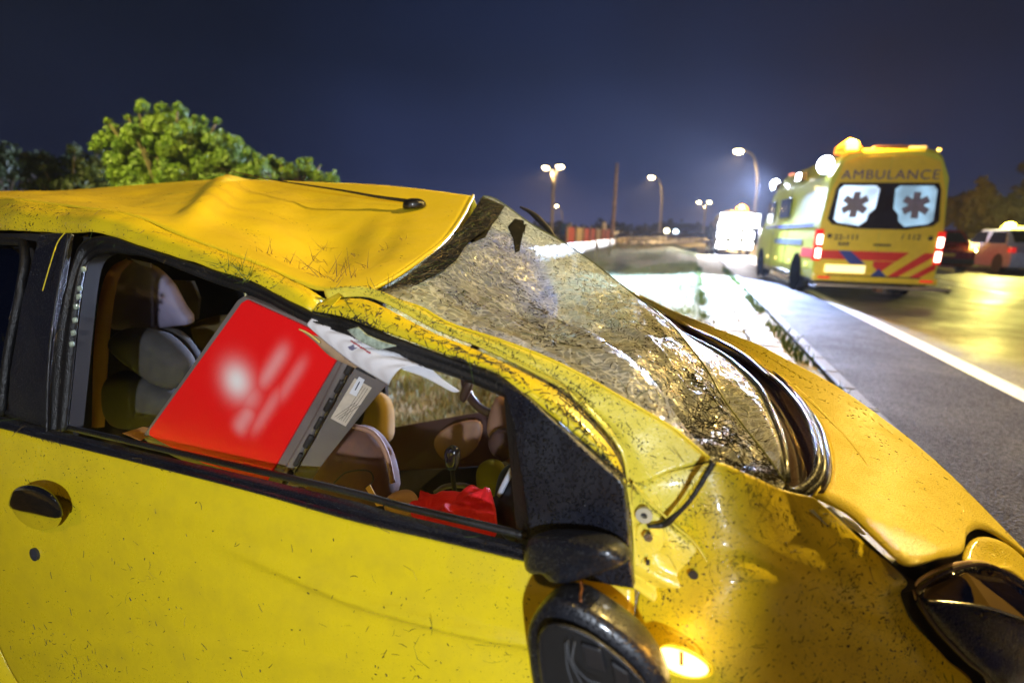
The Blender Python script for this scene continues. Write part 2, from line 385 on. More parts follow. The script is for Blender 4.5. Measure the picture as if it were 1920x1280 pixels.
# ================================================================== THE WRECKED CAR
RT = np.array([-.35, 1.25, -.25])
car = empty('wrecked_car', RT, 'crushed yellow hatchback with caved roof and shattered windscreen, flecked with mud and grass', 'car')
def bump_noise(sc, amp, sd=0):
    from mathutils import noise
    def f(u, v, G):
        out = np.zeros(u.shape)
        for j in range(u.shape[0]):
            for i in range(u.shape[1]):
                p = G[j, i]; out[j, i] = noise.fractal(Vector((p[0]*sc+sd, p[1]*sc, p[2]*sc)), 1.0, 2.0, 4)*amp
        return out
    return f
def edge_fade(u, v): return np.clip(np.sin(np.pi*u), 0, 1)**.5*np.clip(np.sin(np.pi*v), 0, 1)**.5
# ---- roof
gutter = [(-190, 372, .30), (0, 372, .19), (79, 381, .18), (240, 403, .17), (344, 445, .165), (474, 493, .155), (581, 539, .145), (630, 543, .145), (660, 547, .145), (690, 550, .15)]
rfar = [(-190, 392, .85), (0, 366, .95), (80, 361, 1.0), (200, 352, 1.02), (320, 343, 1.04), (430, 337, 1.06), (600, 343, 1.04), (700, 347, 1.0), (800, 357, .98), (887, 369, .95)]
rfront = [(690, 550, .15), (740, 523, .24), (790, 488, .38), (835, 452, .55), (866, 410, .75), (887, 369, .95)]
def roofdisp(u, v, G):
    n = bump_noise(3.0, .018, 2)(u, v, G)
    q = G-CP; dd_ = q@CF; X = 960+FPX*(q@CR)/dd_; Y = 640-FPX*(q@CU)/dd_
    d = ((X-445)*.65+(Y-338)*.76)/100.0          # across the fold that runs from the far edge down to the near rail
    al_ = np.clip((Y-334)/90, 0, 1)
    ridge = .030*np.exp(-(d/.22)**2)*(1-al_*.6)
    trough = -.070*np.exp(-((X-610)/95)**2-((Y-445)/60)**2)-.030*np.exp(-((X-250)/120)**2-((Y-372)/22)**2)
    lip = 0; crease = -.012*np.exp(-((Y-(505-.12*(X-560)))/7)**2)*np.clip((X-520)/80, 0, 1)
    kink = lambda d_, w_: np.clip(1-np.abs(d_)/w_, 0, 1)
    ridge = ridge+.018*kink(d, .30)-.014*kink((X-735+.6*(Y-430))/100, .30)*np.clip((Y-380)/60, 0, 1)+.008*kink((Y-470-.25*(X-600))/100, .2)*np.clip((X-520)/60, 0, 1)-.008*kink((Y-395+.1*(X-250))/100, .15)*np.clip((420-X)/80, 0, 1)
    e = np.clip(u*10, 0, 1)*np.clip((1-u)*9, 0, 1)*np.clip(v*5, 0, 1)*np.clip((1-v)*4, 0, 1)
    return (n+ridge+trough+crease)*e+lip*0
roof, GROOF = coons('roof', gutter, rfront, rfar, [(-190, 372, .30), (-190, 380, .6), (-190, 392, .85)], P_ROOF, car, 110, 50, roofdisp, debris=420)
# far roof side drop, seen from a step aside
rf2 = [V(p) for p in rfar]
strip('roof_rail', rf2, [p+np.array([.05, .10, -.13]) for p in rf2], P_ROOF, car, 60, 5, .0, solid=.003)
# front roof lip, a rolled edge
tube('roof_lip', [V(p)+np.array([0, -.003, .003]) for p in rfront], [.004, .006, .006, .005], P_ROOF, car, 40, 6)
# ---- near side rail between roof gutter and window seal
rail_top = [(-190, 372, .30), (0, 373, .18), (79, 383, .17), (240, 405, .155), (344, 447, .15), (474, 495, .14), (570, 537, .13), (612, 560, .125)]
rail_bot = [(-190, 430, .20), (0, 433, .12), (131, 436, .115), (206, 441, .11), (258, 458, .105), (399, 503, .10), (488, 534, .095), (584, 582, .085)]
_, GR = coons('roof_frame', rail_bot, [(584, 582, .085), (612, 560, .125)], rail_top, [(-190, 430, .20), (-190, 372, .30)], P_BODY, car, 90, 12,
      lambda u, v, G: bump_noise(9, .006, 4)(u, v, G)+.010*np.sin(np.pi*np.clip(v*1.15, 0, 1)), debris=330)
# crumpled flap where rail and pillar meet
mesh('torn_flap', [V(p) for p in [(589, 583, .08), (612, 560, .12), (632, 544, .14), (640, 556, .10), (625, 572, .085), (604, 583, .075), (612, 566, .095)]],
     [(0, 1, 6), (1, 2, 3, 6), (6, 3, 4), (6, 4, 5), (0, 6, 5)], P_BODY, car, smooth=False, solid=.002)
# ---- windscreen pillar: two ribs with a rain channel between
pil_out = [(612, 556, .135), (665, 546, .14), (692, 554, .14), (782, 576, .13), (844, 609, .12), (947, 643, .11), (1033, 677, .10), (1101, 711, .10), (1155, 742, .095), (1254, 800, .09), (1290, 828, .085), (1330, 862, .08)]
groove = [(606, 566, .105), (660, 560, .115), (706, 569, .11), (809, 622, .095), (895, 657, .085), (981, 698, .075), (1047, 734, .065), (1098, 779, .06), (1143, 829, .05), (1164, 867, .045), (1174, 905, .035)]
pil_low = [(589, 583, .08), (648, 595, .075), (741, 629, .07), (844, 667, .06), (930, 698, .05), (964, 726, .04), (1047, 788, .03), (1110, 840, .025), (1164, 887, .02), (1172, 903, .015)]
g2 = [V(p)+NW*.012+np.array([0, 0, .002]) for p in groove]
strip('door_frame', pil_low, [V(p)-NW*.002 for p in groove], P_BODY, car, 110, 9, .012, solid=.002, debris=230)
# pillar panel widening down into the scuttle
rgap = [(1174, 905, .035), (1225, 935, .05), (1245, 983, .055)]
_, GP = coons('windscreen_pillar', g2[:-1]+[V((1176, 905, .04))], [(1176, 905, .04), (1215, 900, .06), (1268, 880, .075), (1330, 862, .085)],
      pil_out, [g2[0], V((612, 556, .135))], P_PALE, car, 110, 22,
      lambda u, v, G: .014*np.sin(np.pi*np.clip(v, 0, 1))*np.clip(1.2-u, .3, 1)+bump_noise(12, .003, 9)(u, v, G)*edge_fade(u, v), debris=650)
tube('panel_gap', [V(p)-NW*.006 for p in groove[6:]], .0022, DARK, car, 50, 6)
tube('glass_bed_edge', [V(p)-NW*.002+np.array([0, 0, .003]) for p in pil_out[2:]], .0022, P_ROOF, car, 60, 5)
# triangular scuttle side panel with hinge hardware
scut = coons('scuttle_panel', [(1187, 1100, .02), (1230, 1130, .03), (1290, 1160, .03), (1338, 1190, .03)], [(1338, 1190, .03), (1345, 1110, .04), (1325, 1052, .045), (1290, 1010, .05), (1245, 981, .055)],
      [(1174, 905, .035), (1195, 925, .045), (1220, 950, .05), (1245, 981, .055)], [(1187, 1100, .02), (1186, 1000, .028), (1174, 905, .035)], P_PALE, car, 40, 40,
      lambda u, v, G: -.018*np.exp(-((u-.25)/.13)**2-((v-.55)/.12)**2)+.008*np.exp(-((v-.25)/.05)**2)*np.clip(u*3, 0, 1)-.006*np.exp(-((v-.12)/.04)**2), debris=120)
coons('pillar_foot', [(1176, 905, .035), (1200, 928, .045), (1245, 981, .055)], [(1245, 981, .055), (1290, 925, .065), (1336, 866, .08)],
      [(1176, 905, .04), (1215, 900, .06), (1268, 880, .075), (1336, 864, .085)], [(1176, 905, .035), (1176, 905, .04)], P_PALE, car, 30, 20, None, debris=90)
c_h = V((1208, 963, .030))
def ring(name, c, r1, r2, t, m, parent, ax=-NW, n=28):
    ax = np.array(ax)/np.linalg.norm(ax); a = np.cross(ax, [0, 0, 1.0]); a /= np.linalg.norm(a); b = np.cross(ax, a); vs = []
    for rr, h in ((r1, 0), (r1, t), (r2, t), (r2, 0)):
        for i in range(n):
            q = 2*math.pi*i/n; vs.append(c+a*rr*math.cos(q)+b*rr*math.sin(q)+ax*h)
    F = gridfaces(n, 4, True)+[((3*n+i), (3*n+(i+1) % n), (i+1) % n, i) for i in range(n)]
    return mesh(name, vs, F, m, parent, smooth=False)
def disc(name, c, r, t, m, parent, ax=-NW, n=28, world=True, dome=0.0):
    ax = np.array(ax, float)/np.linalg.norm(ax); a = np.cross(ax, [0, 0.02, 1.0]); a /= np.linalg.norm(a); b = np.cross(ax, a)
    vs = [c+a*r*math.cos(2*math.pi*i/n)+b*r*math.sin(2*math.pi*i/n)+ax*h for h in (0, t) for i in range(n)]+[c, c+ax*(t+dome)]
    F = [(i, (i+1) % n, n+(i+1) % n, n+i) for i in range(n)]+[(i, 2*n, (i+1) % n) for i in range(n)]+[(n+i, n+(i+1) % n, 2*n+1) for i in range(n)]
    return mesh(name, vs, F, m, parent, smooth=False, world=world)
ring('hinge_washer', c_h, .0105, .0042, .005, simple('zinc_washer', (.55, .55, .42), .4, .3), car)
disc('bolt_hole', c_h+NW*.001, .0042, .0008, DARK, car)
slab('hinge_bracket', [(1196, 985, .03), (1240, 988, .035), (1247, 1010, .035), (1238, 1032, .033), (1218, 1042, .03), (1198, 1040, .028)], .012, P_PALE, car, n=24, bevel=.001)
disc('hinge_bolt', V((1216, 1003, .022)), .006, .006, CHROME, car, n=6)
disc('drain_hole', V((1300, 1077, .027)), .006, .001, DARK, car)
slab('square_hole', [(1211, 1051, .018), (1218, 1051, .018), (1218, 1059, .018), (1211, 1059, .018)], .003, DARK, car)
tube('frame_seam', [(1187, 905, .02), (1215, 935, .03), (1258, 978, .035), (1300, 1015, .04), (1330, 1062, .035), (1345, 1120, .03)], .0018, P_PALE, car, 40, 6)
# ---- black flexible seal hanging across the fender (torn)
tube('torn_seal', [(1338, 866, .05), (1318, 900, .035), (1292, 940, .03), (1262, 970, .03), (1243, 983, .035), (1215, 987, .025)], [.004, .0035, .003, .003, .005, .002], RUB, car, 40, 7)

# ---- front wing
fen_top = [(1245, 981, .055), (1290, 925, .065), (1336, 866, .08), (1400, 888, .10), (1460, 915, .12), (1525, 932, .13)]
fen_right = [(1760, 1560, .16), (1825, 1310, .20), (1770, 1232, .20), (1712, 1170, .18), (1684, 1112, .16), (1694, 1084, .15), (1620, 1020, .14), (1572, 974, .135), (1525, 932, .13)]
_, GF = coons('front_wing', [(1188, 1700, -.02), (1400, 1690, -.02), (1600, 1640, .05), (1760, 1560, .16)], fen_right,
      fen_top, [(1188, 1700, -.02), (1190, 1450, -.02), (1191, 1250, 0), (1192, 1150, .03), (1215, 1060, .055), (1245, 981, .062)], P_BODY, car, 90, 90,
      lambda u, v, G: (.035*np.sin(np.pi*np.clip(u, 0, 1))*np.sin(np.pi*np.clip(v*.95, 0, 1))+.016*np.exp(-((u-.92)/.06)**2)*np.clip(v*2-.4, 0, 1)*np.clip((1-v)*4, 0, 1)-.022*np.exp(-((u-.62)/.16)**2-((v-.60)/.14)**2)-.008*np.clip(1-np.abs(v-.80+.35*(u-.4))/.05, 0, 1)*np.clip(u*3-.5, 0, 1)+bump_noise(4, .005, 6)(u, v, G)*edge_fade(u, v)), dirv=-NW*.9+np.array([0, 0, .3]), debris=2400)
# ---- bonnet
rimP = [(1188, 549, .78, 'z'), (1250, 588, .775, 'z'), (1312, 621, .77, 'z'), (1394, 664, .765, 'z'), (1434, 691, .76, 'z'), (1476, 720, .755, 'z'), (1511, 757, .75, 'z'), (1542, 804, .745, 'z'), (1557, 860, .735, 'z'), (1552, 909, .72, 'z'), (1527, 931, .705, 'z')]
hfar = [(1188, 546, .785, 'z'), (1270, 592, .785, 'z'), (1368, 638, .78, 'z'), (1434, 668, .775, 'z'), (1499, 707, .77, 'z'), (1598, 763, .755, 'z'), (1706, 840, .725, 'z'), (1795, 909, .69, 'z'), (1895, 1007, .63, 'z'), (1975, 1090, .56, 'z')]
hright = [(1527, 931, .705, 'z'), (1592, 964, .70, 'z'), (1654, 1022, .67, 'z'), (1700, 1058, .645, 'z'), (1760, 1046, .64, 'z'), (1802, 1036, .63, 'z'), (1812, 1003, .635, 'z'), (1845, 992, .63, 'z'), (1909, 1031, .59, 'z'), (1975, 1090, .56, 'z')]
bonnet, GH = coons('bonnet', rimP, hright, hfar, [(1188, 549, .78, 'z'), (1188, 546, .785, 'z')], P_HOOD, car, 100, 50,
      lambda u, v, G: .006*np.sin(np.pi*np.clip(v, 0, 1))*np.clip(u, 0, 1)*np.clip((1-u)*6, 0, 1)+bump_noise(3, .0015, 3)(u, v, G)*edge_fade(u, v), dirv=(0, 0, 1), debris=700)
q_ = np.concatenate([GH[0], GH[-1], GH[:, -1], GH[:, 0]]); A_ = lambda x, y: np.stack([x*0+1, x, y, x*x, x*y, y*y], -1)
co_, *_r = np.linalg.lstsq(A_(q_[:, 0], q_[:, 1]), q_[:, 2], rcond=None)
D_ = GH-CP; P_ = GH.copy()
for _ in range(12):
    zt = A_(P_[..., 0], P_[..., 1])@co_; zz = .5*zt+.5*P_[..., 2]; P_ = CP+D_*((zz-H)/D_[..., 2])[..., None]
GH[:] = P_
for v_, p_ in zip(bonnet.data.vertices, GH.reshape(-1, 3)): v_.co = Vector(p_-RT)
bonnet.data.update(); GRIDS[-1] = (GH, 700, car)
hf2 = [GH[-1][k] for k in range(0, GH.shape[1], 6)]
strip('far_wing', hf2, [p+np.array([.10, .10, -.30]) for p in hf2], P_HOOD, car, 60, 6, .0, solid=.003)
tube('bonnet_rim', [GH[0][k]+np.array([0, 0, .001]) for k in range(0, GH.shape[1], 5)]+[GH[0][-1]], .003, P_HOOD, car, 70, 6)
# white stay under the gap between bonnet and wing, and the dark slot itself
slot_a = [(1520, 929, .11), (1565, 968, .12), (1610, 1012, .13), (1660, 1050, .14), (1700, 1085, .15)]
slot_b = [(1560, 925, .16), (1605, 965, .17), (1660, 1015, .18), (1705, 1055, .19), (1740, 1075, .2)]
strip('bonnet_slot', [V(p)+np.array([0, 0, -.02]) for p in slot_a], [V(p)+np.array([0, 0, -.02]) for p in slot_b], DARK, car, 30, 4, 0)
blob('hinge_cap', [(1578, 968, .12), (1598, 974, .13), (1622, 1002, .14), (1600, 992, .13)], .006, .003, simple('white_cap', (.6, .6, .62), .4), car, n=20, rings=4)
# ---- scuttle / cowl trough
seal = [(1225, 590, .79, 'z'), (1276, 625, .785, 'z'), (1355, 668, .78, 'z'), (1417, 722, .775, 'z'), (1443, 768, .765, 'z'), (1463, 817, .755, 'z'), (1471, 862, .745, 'z'), (1474, 905, .73, 'z')]
coons('cowl', seal, [(1474, 905, .73, 'z'), (1500, 925, .71, 'z'), (1527, 929, .70, 'z')], [tuple([*p[:2], p[2]-.006, 'z']) for p in rimP[1:]], [(1225, 590, .79, 'z'), (1250, 588, .77, 'z')], BROWN, car, 70, 20,
      lambda u, v, G: -.035*np.sin(np.pi*v)**.8*np.clip(u*2.5, .3, 1), dirv=(0, 0, 1))
DROPS = paint('beaded_black_rubber', (.012, .012, .015), .3, 2.2, 4, .32, 300.0)
tube('wet_seal', [V(p)+np.array([0, 0, .004]) for p in seal], .006, DROPS, car, 70, 8)
mid = [(1330, 640, .775, 'z'), (1400, 672, .77, 'z'), (1450, 705, .765, 'z'), (1490, 745, .76, 'z'), (1520, 795, .75, 'z'), (1534, 850, .74, 'z'), (1525, 890, .725, 'z'), (1495, 915, .715, 'z'), (1474, 912, .72, 'z')]
tube('cowl_rim', [V(p)+np.array([0, 0, -.004]) for p in mid], .006, DROPS, car, 70, 8)
mid2 = [(1380, 655, .77, 'z'), (1450, 692, .765, 'z'), (1500, 742, .76, 'z'), (1530, 795, .75, 'z'), (1546, 850, .74, 'z'), (1538, 893, .725, 'z'), (1505, 922, .71, 'z')]
tube('bonnet_seal', [V(p)+np.array([0, 0, -.008]) for p in mid2], .0045, DROPS, car, 70, 8)
tube('wiper', [(1290, 612, .795, 'z'), (1350, 640, .79, 'z'), (1398, 668, .79, 'z'), (1440, 705, .79, 'z')], [.003, .005, .003], BLK, car, 30, 6)
# ---- shattered windscreen, sagging
ws_near = [(696, 552, .15), (734, 554, .135), (782, 577, .135), (844, 610, .125), (947, 644, .115), (1033, 678, .105), (1101, 712, .105), (1155, 743, .10), (1254, 801, .095), (1330, 860, .09), (1400, 888, .115), (1466, 912, .16)]
ws_far = [(906, 368, .94), (925, 372, .95), (947, 385, .94), (998, 422, .92), (1050, 451, .90), (1102, 485, .87), (1153, 525, .82), (1220, 577, .74), (1261, 611, .68), (1292, 649, .60), (1323, 690, .52), (1354, 745, .44), (1392, 797, .36), (1432, 848, .27), (1470, 902, .18)]
ws_left = [(696, 552, .15), (745, 530, .24), (800, 490, .38), (846, 452, .55), (880, 408, .75), (906, 368, .94)]
def wsdisp(u, v, G):
    sag = -.06*np.exp(-((u-.30)/.22)**2-((v-.45)/.3)**2)+.035*np.exp(-((v-(.30+.15*np.sin(u*7)))/.10)**2)*np.clip(1-abs(u-.55)*2.2, 0, 1)-.03*np.exp(-((u-.74)/.07)**2-((v-.35)/.25)**2)
    kr = np.random.default_rng(11)
    for _ in range(16):
        cu_, cv_, an_, wd, am = kr.uniform(.15, .9), kr.uniform(.1, .9), kr.uniform(0, math.pi), kr.uniform(.03, .09), kr.normal(0, .013)
        d_ = (u-cu_)*math.sin(an_)*1.6+(v-cv_)*math.cos(an_); l_ = (u-cu_)*math.cos(an_)*1.6-(v-cv_)*math.sin(an_)
        sag = sag+am*np.clip(1-np.abs(d_)/wd, 0, 1)*np.clip(1.2-np.abs(l_)*2.4, 0, 1)
    return (sag+bump_noise(9, .010, 5)(u, v, G))*edge_fade(u, v)
glass, GW = coons('windscreen', ws_near, [(1466, 912, .16), (1470, 902, .18)], ws_far, ws_left, GLASSX, car, 170, 90, wsdisp, solid=0, debris=1500)
fold = ws_far[7:]
coons('windscreen_foot', [V(p)+np.array([0.004, .01, -.004]) for p in ws_far[6:]], [(1471, 904, .18), (1473, 904, .73, 'z')],
      [(1200, 572, .80, 'z')]+[tuple([*p[:2], p[2]+.004, 'z']) for p in seal], [(1153, 527, .83), (1200, 572, .80, 'z')], GLASSX, car, 60, 14,
      lambda u, v, G: .012*np.sin(np.pi*v)+0*u, dirv=(0, 0, 1), solid=0, debris=120)
# broken glass rim: greenish cut edge of the laminate
tube('glass_edge', [V(p)+np.array([0, 0, .001]) for p in ws_far], .0022, simple('cut_glass_edge', (.24, .26, .10), .3, noise=.5, scale=90, coat=.5), car, 120, 5)
# printed black border with mud, along the header
hd2 = [(725, 556, .15), (775, 538, .22), (850, 494, .36), (880, 455, .50), (925, 420, .70), (948, 386, .92)]
strip('header_border', [V(p)-NW*.004 for p in ws_left], [V(p)-NW*.004 for p in hd2], simple('muddy_black_border', (.012, .012, .010), .6, noise=.8, scale=60, bump=.6, bscale=220, spec=.25), car, 60, 8, .003, debris=900)
bvw = BVHTree.FromPolygons([Vector(p) for p in GW.reshape(-1, 3)], gridfaces(GW.shape[1], GW.shape[0]))
def onglass(px, py, off=.003):
    d = ray(px, py); r = bvw.ray_cast(Vector(CP), Vector(d).normalized())
    if r[0] is None: r = bvw.find_nearest(Vector(V((px, py, .8))))
    return np.array(r[0])-d/np.linalg.norm(d)*off
def decal(name, O, m, inner=3):
    c0 = np.mean(np.array(O, float), 0); n = len(O); ring_ = []
    big = [(O[i][0]*(1-t)+O[(i+1) % n][0]*t, O[i][1]*(1-t)+O[(i+1) % n][1]*t) for i in range(n) for t in (0, .25, .5, .75)]; n = len(big); vs = []
    for k in range(inner+1):
        f_ = 1-k/(inner+1)*1.0
        vs += [onglass(c0[0]+(x-c0[0])*f_, c0[1]+(y-c0[1])*f_) for x, y in big]
    vs.append(onglass(*c0)); F = gridfaces(n, inner+1, True)+[(inner*n+i, inner*n+(i+1) % n, len(vs)-1) for i in range(n)]
    return mesh(name, vs, F, m, car, solid=.001)
FRIT = simple('frit_black', (.006, .006, .006), .8, spec=.1)
decal('mirror_mount', [(866, 440), (884, 420), (905, 392), (916, 380), (942, 390), (925, 418), (910, 445), (885, 455)], FRIT)
decal('mirror_smudge', [(952, 425), (965, 410), (988, 415), (982, 432), (974, 470), (966, 474), (962, 448)], FRIT)
# added pale blue shape behind the glass, standing in for its patch of light
m, t, b, o_ = mat('blue_light_cloth'); b.inputs['Base Color'].default_value = (.48, .60, .95, 1); b.inputs['Roughness'].default_value = .8
tl_ = nd(t, 'ShaderNodeBsdfTranslucent', {'Color': (.55, .66, .98, 1)}); ms_ = nd(t, 'ShaderNodeMixShader', {0: .5, 1: b.outputs[0], 2: tl_.outputs[0]}); t.links.new(ms_.outputs[0], o_.inputs['Surface'])
def behind(px, py, d_): return onglass(px, py, -d_)
blob('blue_light_patch', [behind(x, y, .20) for x, y in ((800, 540), (850, 478), (900, 452), (960, 460), (1010, 500), (1040, 560), (1030, 620), (960, 615), (880, 590))], .012, .08, m, car, n=50, rings=8, power=.5, wob=.012)
# far pillar splinter sticking up behind the glass
tube('far_pillar_trim', [(975, 388, .98), (1000, 402, .98), (1030, 432, .96), (1050, 462, .94)], [.003, .010, .008, .003], DARK, car, 16, 5)

# ---- door skin
belt_lo = [(-240, 745, -.02), (0, 802, -.012), (90, 825, -.008), (275, 871, -.006), (481, 924, -.004), (660, 976, -.002), (813, 1011, 0), (988, 1052, .002), (1080, 1075, .004), (1190, 1103, .006)]
doorbot = [(-240, 1500, -.05), (62, 1560, -.06), (300, 1600, -.06), (600, 1640, -.06), (900, 1670, -.05), (1188, 1700, -.03)]
gapL = [(-14, 1700, -.055), (130, 1380, -.055), (62, 1282, -.052), (35, 1240, -.050), (15, 1200, -.05), (0, 1165, -.045), (-40, 1040, -.04), (-75, 900, -.03), (-95, 782, -.016)]
def doordisp(u, v, G):
    # pressed crease and the dent with its bright ridge near the mirror
    cr = .003*np.exp(-((v-.94)/.02)**2)
    ln = v-(.905-.22*np.clip(u-.52, 0, 1))
    ridge = (.012*np.exp(-(ln/.011)**2)-.004*np.exp(-((ln+.04)/.03)**2))*np.clip((u-.50)*5, 0, 1)*np.clip((1-u)*8, 0, 1)
    dent = -.016*np.exp(-((u-.93)/.07)**2-((v-.74)/.10)**2)
    return cr+dent+ridge+.020*np.sin(np.pi*np.clip(v, 0, 1))+bump_noise(1.1, .004, 8)(u, v, G)*edge_fade(u, v)
_, GD = coons('door', [(-14, 1700, -.055)]+doorbot[2:], [(1188, 1700, -.03), (1190, 1450, -.035), (1190, 1250, -.02), (1190, 1103, .006)],
      [(-95, 782, -.016)]+belt_lo[1:], gapL, P_DOOR, car, 150, 110, doordisp, dirv=-NW, solid=.003, debris=520)
coons('rear_wing', [(-700, 1700, -.04), (-300, 1700, -.05), (-18, 1700, -.055)], [V(p)+AX*.006 for p in gapL], [(-700, 640, 0.0), (-400, 706, -.01), (-99, 781, -.016)],
      [(-700, 1700, -.04), (-700, 1000, -.05), (-700, 640, 0.0)], P_DOOR, car, 30, 40, lambda u, v, G: .02*np.sin(np.pi*v)+0*u, dirv=-NW)
strip('door_gap', [V(p)+AX*-.002+NW*.004 for p in gapL], [V(p)+AX*.008+NW*.004 for p in gapL], DARK, car, 50, 3, 0)
# ---- belt moulding, two ribs
belt_up = [(-240, 725, 0), (0, 780, .004), (93, 804, .006), (296, 852, .010), (498, 899, .012), (660, 938, .014), (737, 960, .014), (875, 993, .016), (1000, 1024, .016)]
belt_l2 = belt_lo[:8]+[(1000, 1055, .004)]
strip('belt_moulding', belt_l2, belt_up, BLKW, car, 110, 13, 0, prof=[0, .009, .013, .015, .014, .010, .004, .004, .009, .011, .009, .005, 0], debris=60)
tube('window_channel', [V(p)+NW*.02 for p in belt_up], .006, RUB, car, 60, 6)
# ---- pillar and window seals
slab('centre_pillar', [(14, 800, .01), (18, 700, .03), (42, 560, .06), (66, 470, .09), (74, 437, .11), (128, 437, .11), (108, 560, .07), (92, 700, .035), (87, 822, .008)], .012, BLKW, car, bevel=.002)
tube('pillar_strip', [(88, 822, -.004), (91, 700, .022), (102, 590, .05), (118, 500, .085), (130, 440, .105)], .003, BLK, car, 40, 6)
tube('gold_strip', [(80, 545, .055), (96, 490, .075), (108, 455, .095), (122, 436, .105)], .0012, P_ROOF, car, 24, 5)
slab('pillar_trim', [(-60, 860, .06), (-60, 437, .20), (60, 437, .16), (175, 445, .15), (160, 520, .13), (150, 600, .11), (146, 700, .085), (136, 830, .05)], .01, DARK, car)
# rear quarter window with its seal
slab('quarter_glass', [(-190, 720, .08), (-190, 470, .14), (20, 462, .13), (38, 480, .12), (28, 590, .07), (8, 720, .03)], .004, CLEAR, car)
tube('quarter_seal', [(-190, 455, .13), (10, 452, .12), (46, 470, .11), (36, 560, .075), (16, 660, .045), (2, 780, .015)], .009, RUB, car, 40, 7)
slab('cargo_blind', [(-220, 660, .5), (-220, 560, .5), (60, 520, .5), (60, 600, .5)], .02, simple('striped_cover', (.22, .23, .20), .8), car)
slab('luggage', [(-220, 700, .45), (-220, 655, .45), (60, 590, .45), (60, 680, .45)], .02, MAROON, car)
# window seal: thick black band round the opening
seal_o = [(92, 818, .006), (97, 700, .032), (112, 590, .055), (135, 500, .085), (150, 460, .10), (180, 444, .108), (215, 445, .106), (258, 461, .104), (399, 506, .098), (488, 537, .092), (584, 585, .083), (648, 598, .073), (741, 632, .066), (844, 670, .056), (930, 701, .046), (985, 740, .03)]
seal_i = [(126, 806, .02), (137, 700, .045), (148, 590, .068), (160, 510, .095), (175, 484, .11), (205, 474, .112), (245, 478, .11), (285, 485, .108), (399, 529, .102), (488, 559, .097), (570, 603, .088), (640, 628, .08), (735, 668, .072), (850, 705, .06), (930, 737, .05), (985, 762, .035)]
strip('window_seal', seal_o, seal_i, RUB, car, 140, 9, 0, prof=[0, .005, .007, .003, .002, .006, .008, .005, 0], solid=.002, debris=60)
seal_k = [(150, 800, .10), (160, 700, .12), (168, 600, .14), (178, 520, .16), (200, 495, .17), (240, 497, .17), (300, 515, .165), (399, 552, .16), (488, 582, .155), (570, 625, .15), (640, 650, .145), (735, 690, .14), (850, 727, .12), (930, 757, .11), (985, 780, .09)]
strip('door_lining', [V(p)+NW*.002 for p in seal_i], [V(p)+NW*.03 for p in seal_i], DARK, car, 100, 4, 0)
# chips of glass left in the seal
CHIP = simple('glass_chip', (.42, .50, .40), .12, noise=.5, scale=120, coat=1.0, spec=1.0)
for px, py in ((157, 505), (150, 541), (148, 556), (143, 575), (141, 600), (138, 624), (135, 645)):
    blob('glass_chip', [(px-4, py-5, .04), (px+3, py-6, .04), (px+5, py+3, .04), (px-2, py+7, .04)], .004, .002, CHIP, car, n=10, rings=3, smooth=False)
blob('glass_fragment', [(650, 618, .055), (672, 612, .055), (690, 628, .05), (720, 640, .045), (745, 648, .04), (710, 656, .04), (690, 648, .045), (668, 636, .05)], .003, .002, CHIP, car, n=26, rings=4, smooth=False)
# ---- mirror sail panel
sail = [(947, 714, .045), (990, 738, .035), (1050, 790, .03), (1110, 842, .022), (1164, 892, .012), (1172, 905, .010), (1180, 990, .004), (1190, 1092, 0.0), (1150, 1086, 0), (1090, 1075, .002), (1010, 1050, .004), (1000, 1010, .01), (985, 900, .022), (968, 790, .035)]
slab('sail_panel', [V(p)-NW*.012 for p in sail], .014, BLKW, car, bevel=.002)
slab('sail_edge', [V(p)-NW*.006 for p in [(947, 716, .05), (966, 770, .05), (984, 880, .04), (1000, 1000, .03), (1003, 1045, .02), (978, 1030, .05), (965, 930, .07), (955, 820, .08)]], .02, RUB, car, n=30)
# upper mirror arm and housing
blob('mirror_arm', [(987, 1030, -.03), (1010, 1000, -.03), (1097, 1006, -.05), (1145, 1023, -.06), (1168, 1042, -.06), (1173, 1054, -.06), (1121, 1074, -.06), (1063, 1091, -.06), (1035, 1087, -.05), (1022, 1074, -.04), (991, 1069, -.03)], .018, .05, MIRP, car, n=50, rings=8, power=.5)
# hanging shell of the mirror
shell = [(991, 1176, -.10), (1010, 1140, -.10), (1042, 1119, -.10), (1080, 1124, -.10), (1108, 1139, -.10), (1149, 1166, -.10), (1194, 1201, -.10), (1228, 1239, -.10), (1252, 1284, -.10), (1262, 1340, -.10), (1240, 1400, -.10), (1120, 1420, -.10), (1030, 1380, -.10), (1003, 1290, -.10), (992, 1220, -.10)]
mh = blob('mirror_shell', shell, .014, .06, MIRP, car, n=60, rings=9, power=.3)
cav = [(1012, 1215, -.125), (1022, 1178, -.125), (1050, 1172, -.125), (1100, 1190, -.125), (1150, 1225, -.125), (1190, 1262, -.125), (1220, 1310, -.125), (1190, 1370, -.125), (1080, 1380, -.125), (1030, 1320, -.125)]
slab('mirror_cavity', cav, .004, simple('inner_black', (.006, .006, .007), .5), mh, n=40)
tube('cavity_rim', cav, .0022, BLK, mh, 50, 6, closed=True)
for i, P in enumerate([[(1065, 1200, -.135), (1068, 1235, -.14), (1088, 1275, -.14), (1110, 1310, -.135)], [(1078, 1202, -.135), (1074, 1240, -.145), (1100, 1272, -.14), (1128, 1282, -.135)], [(1060, 1204, -.135), (1064, 1250, -.14), (1080, 1300, -.14)]]):
    tube('wire', P, .0005, simple('grey_wire', (.12, .13, .15), .35), mh, 24, 5)
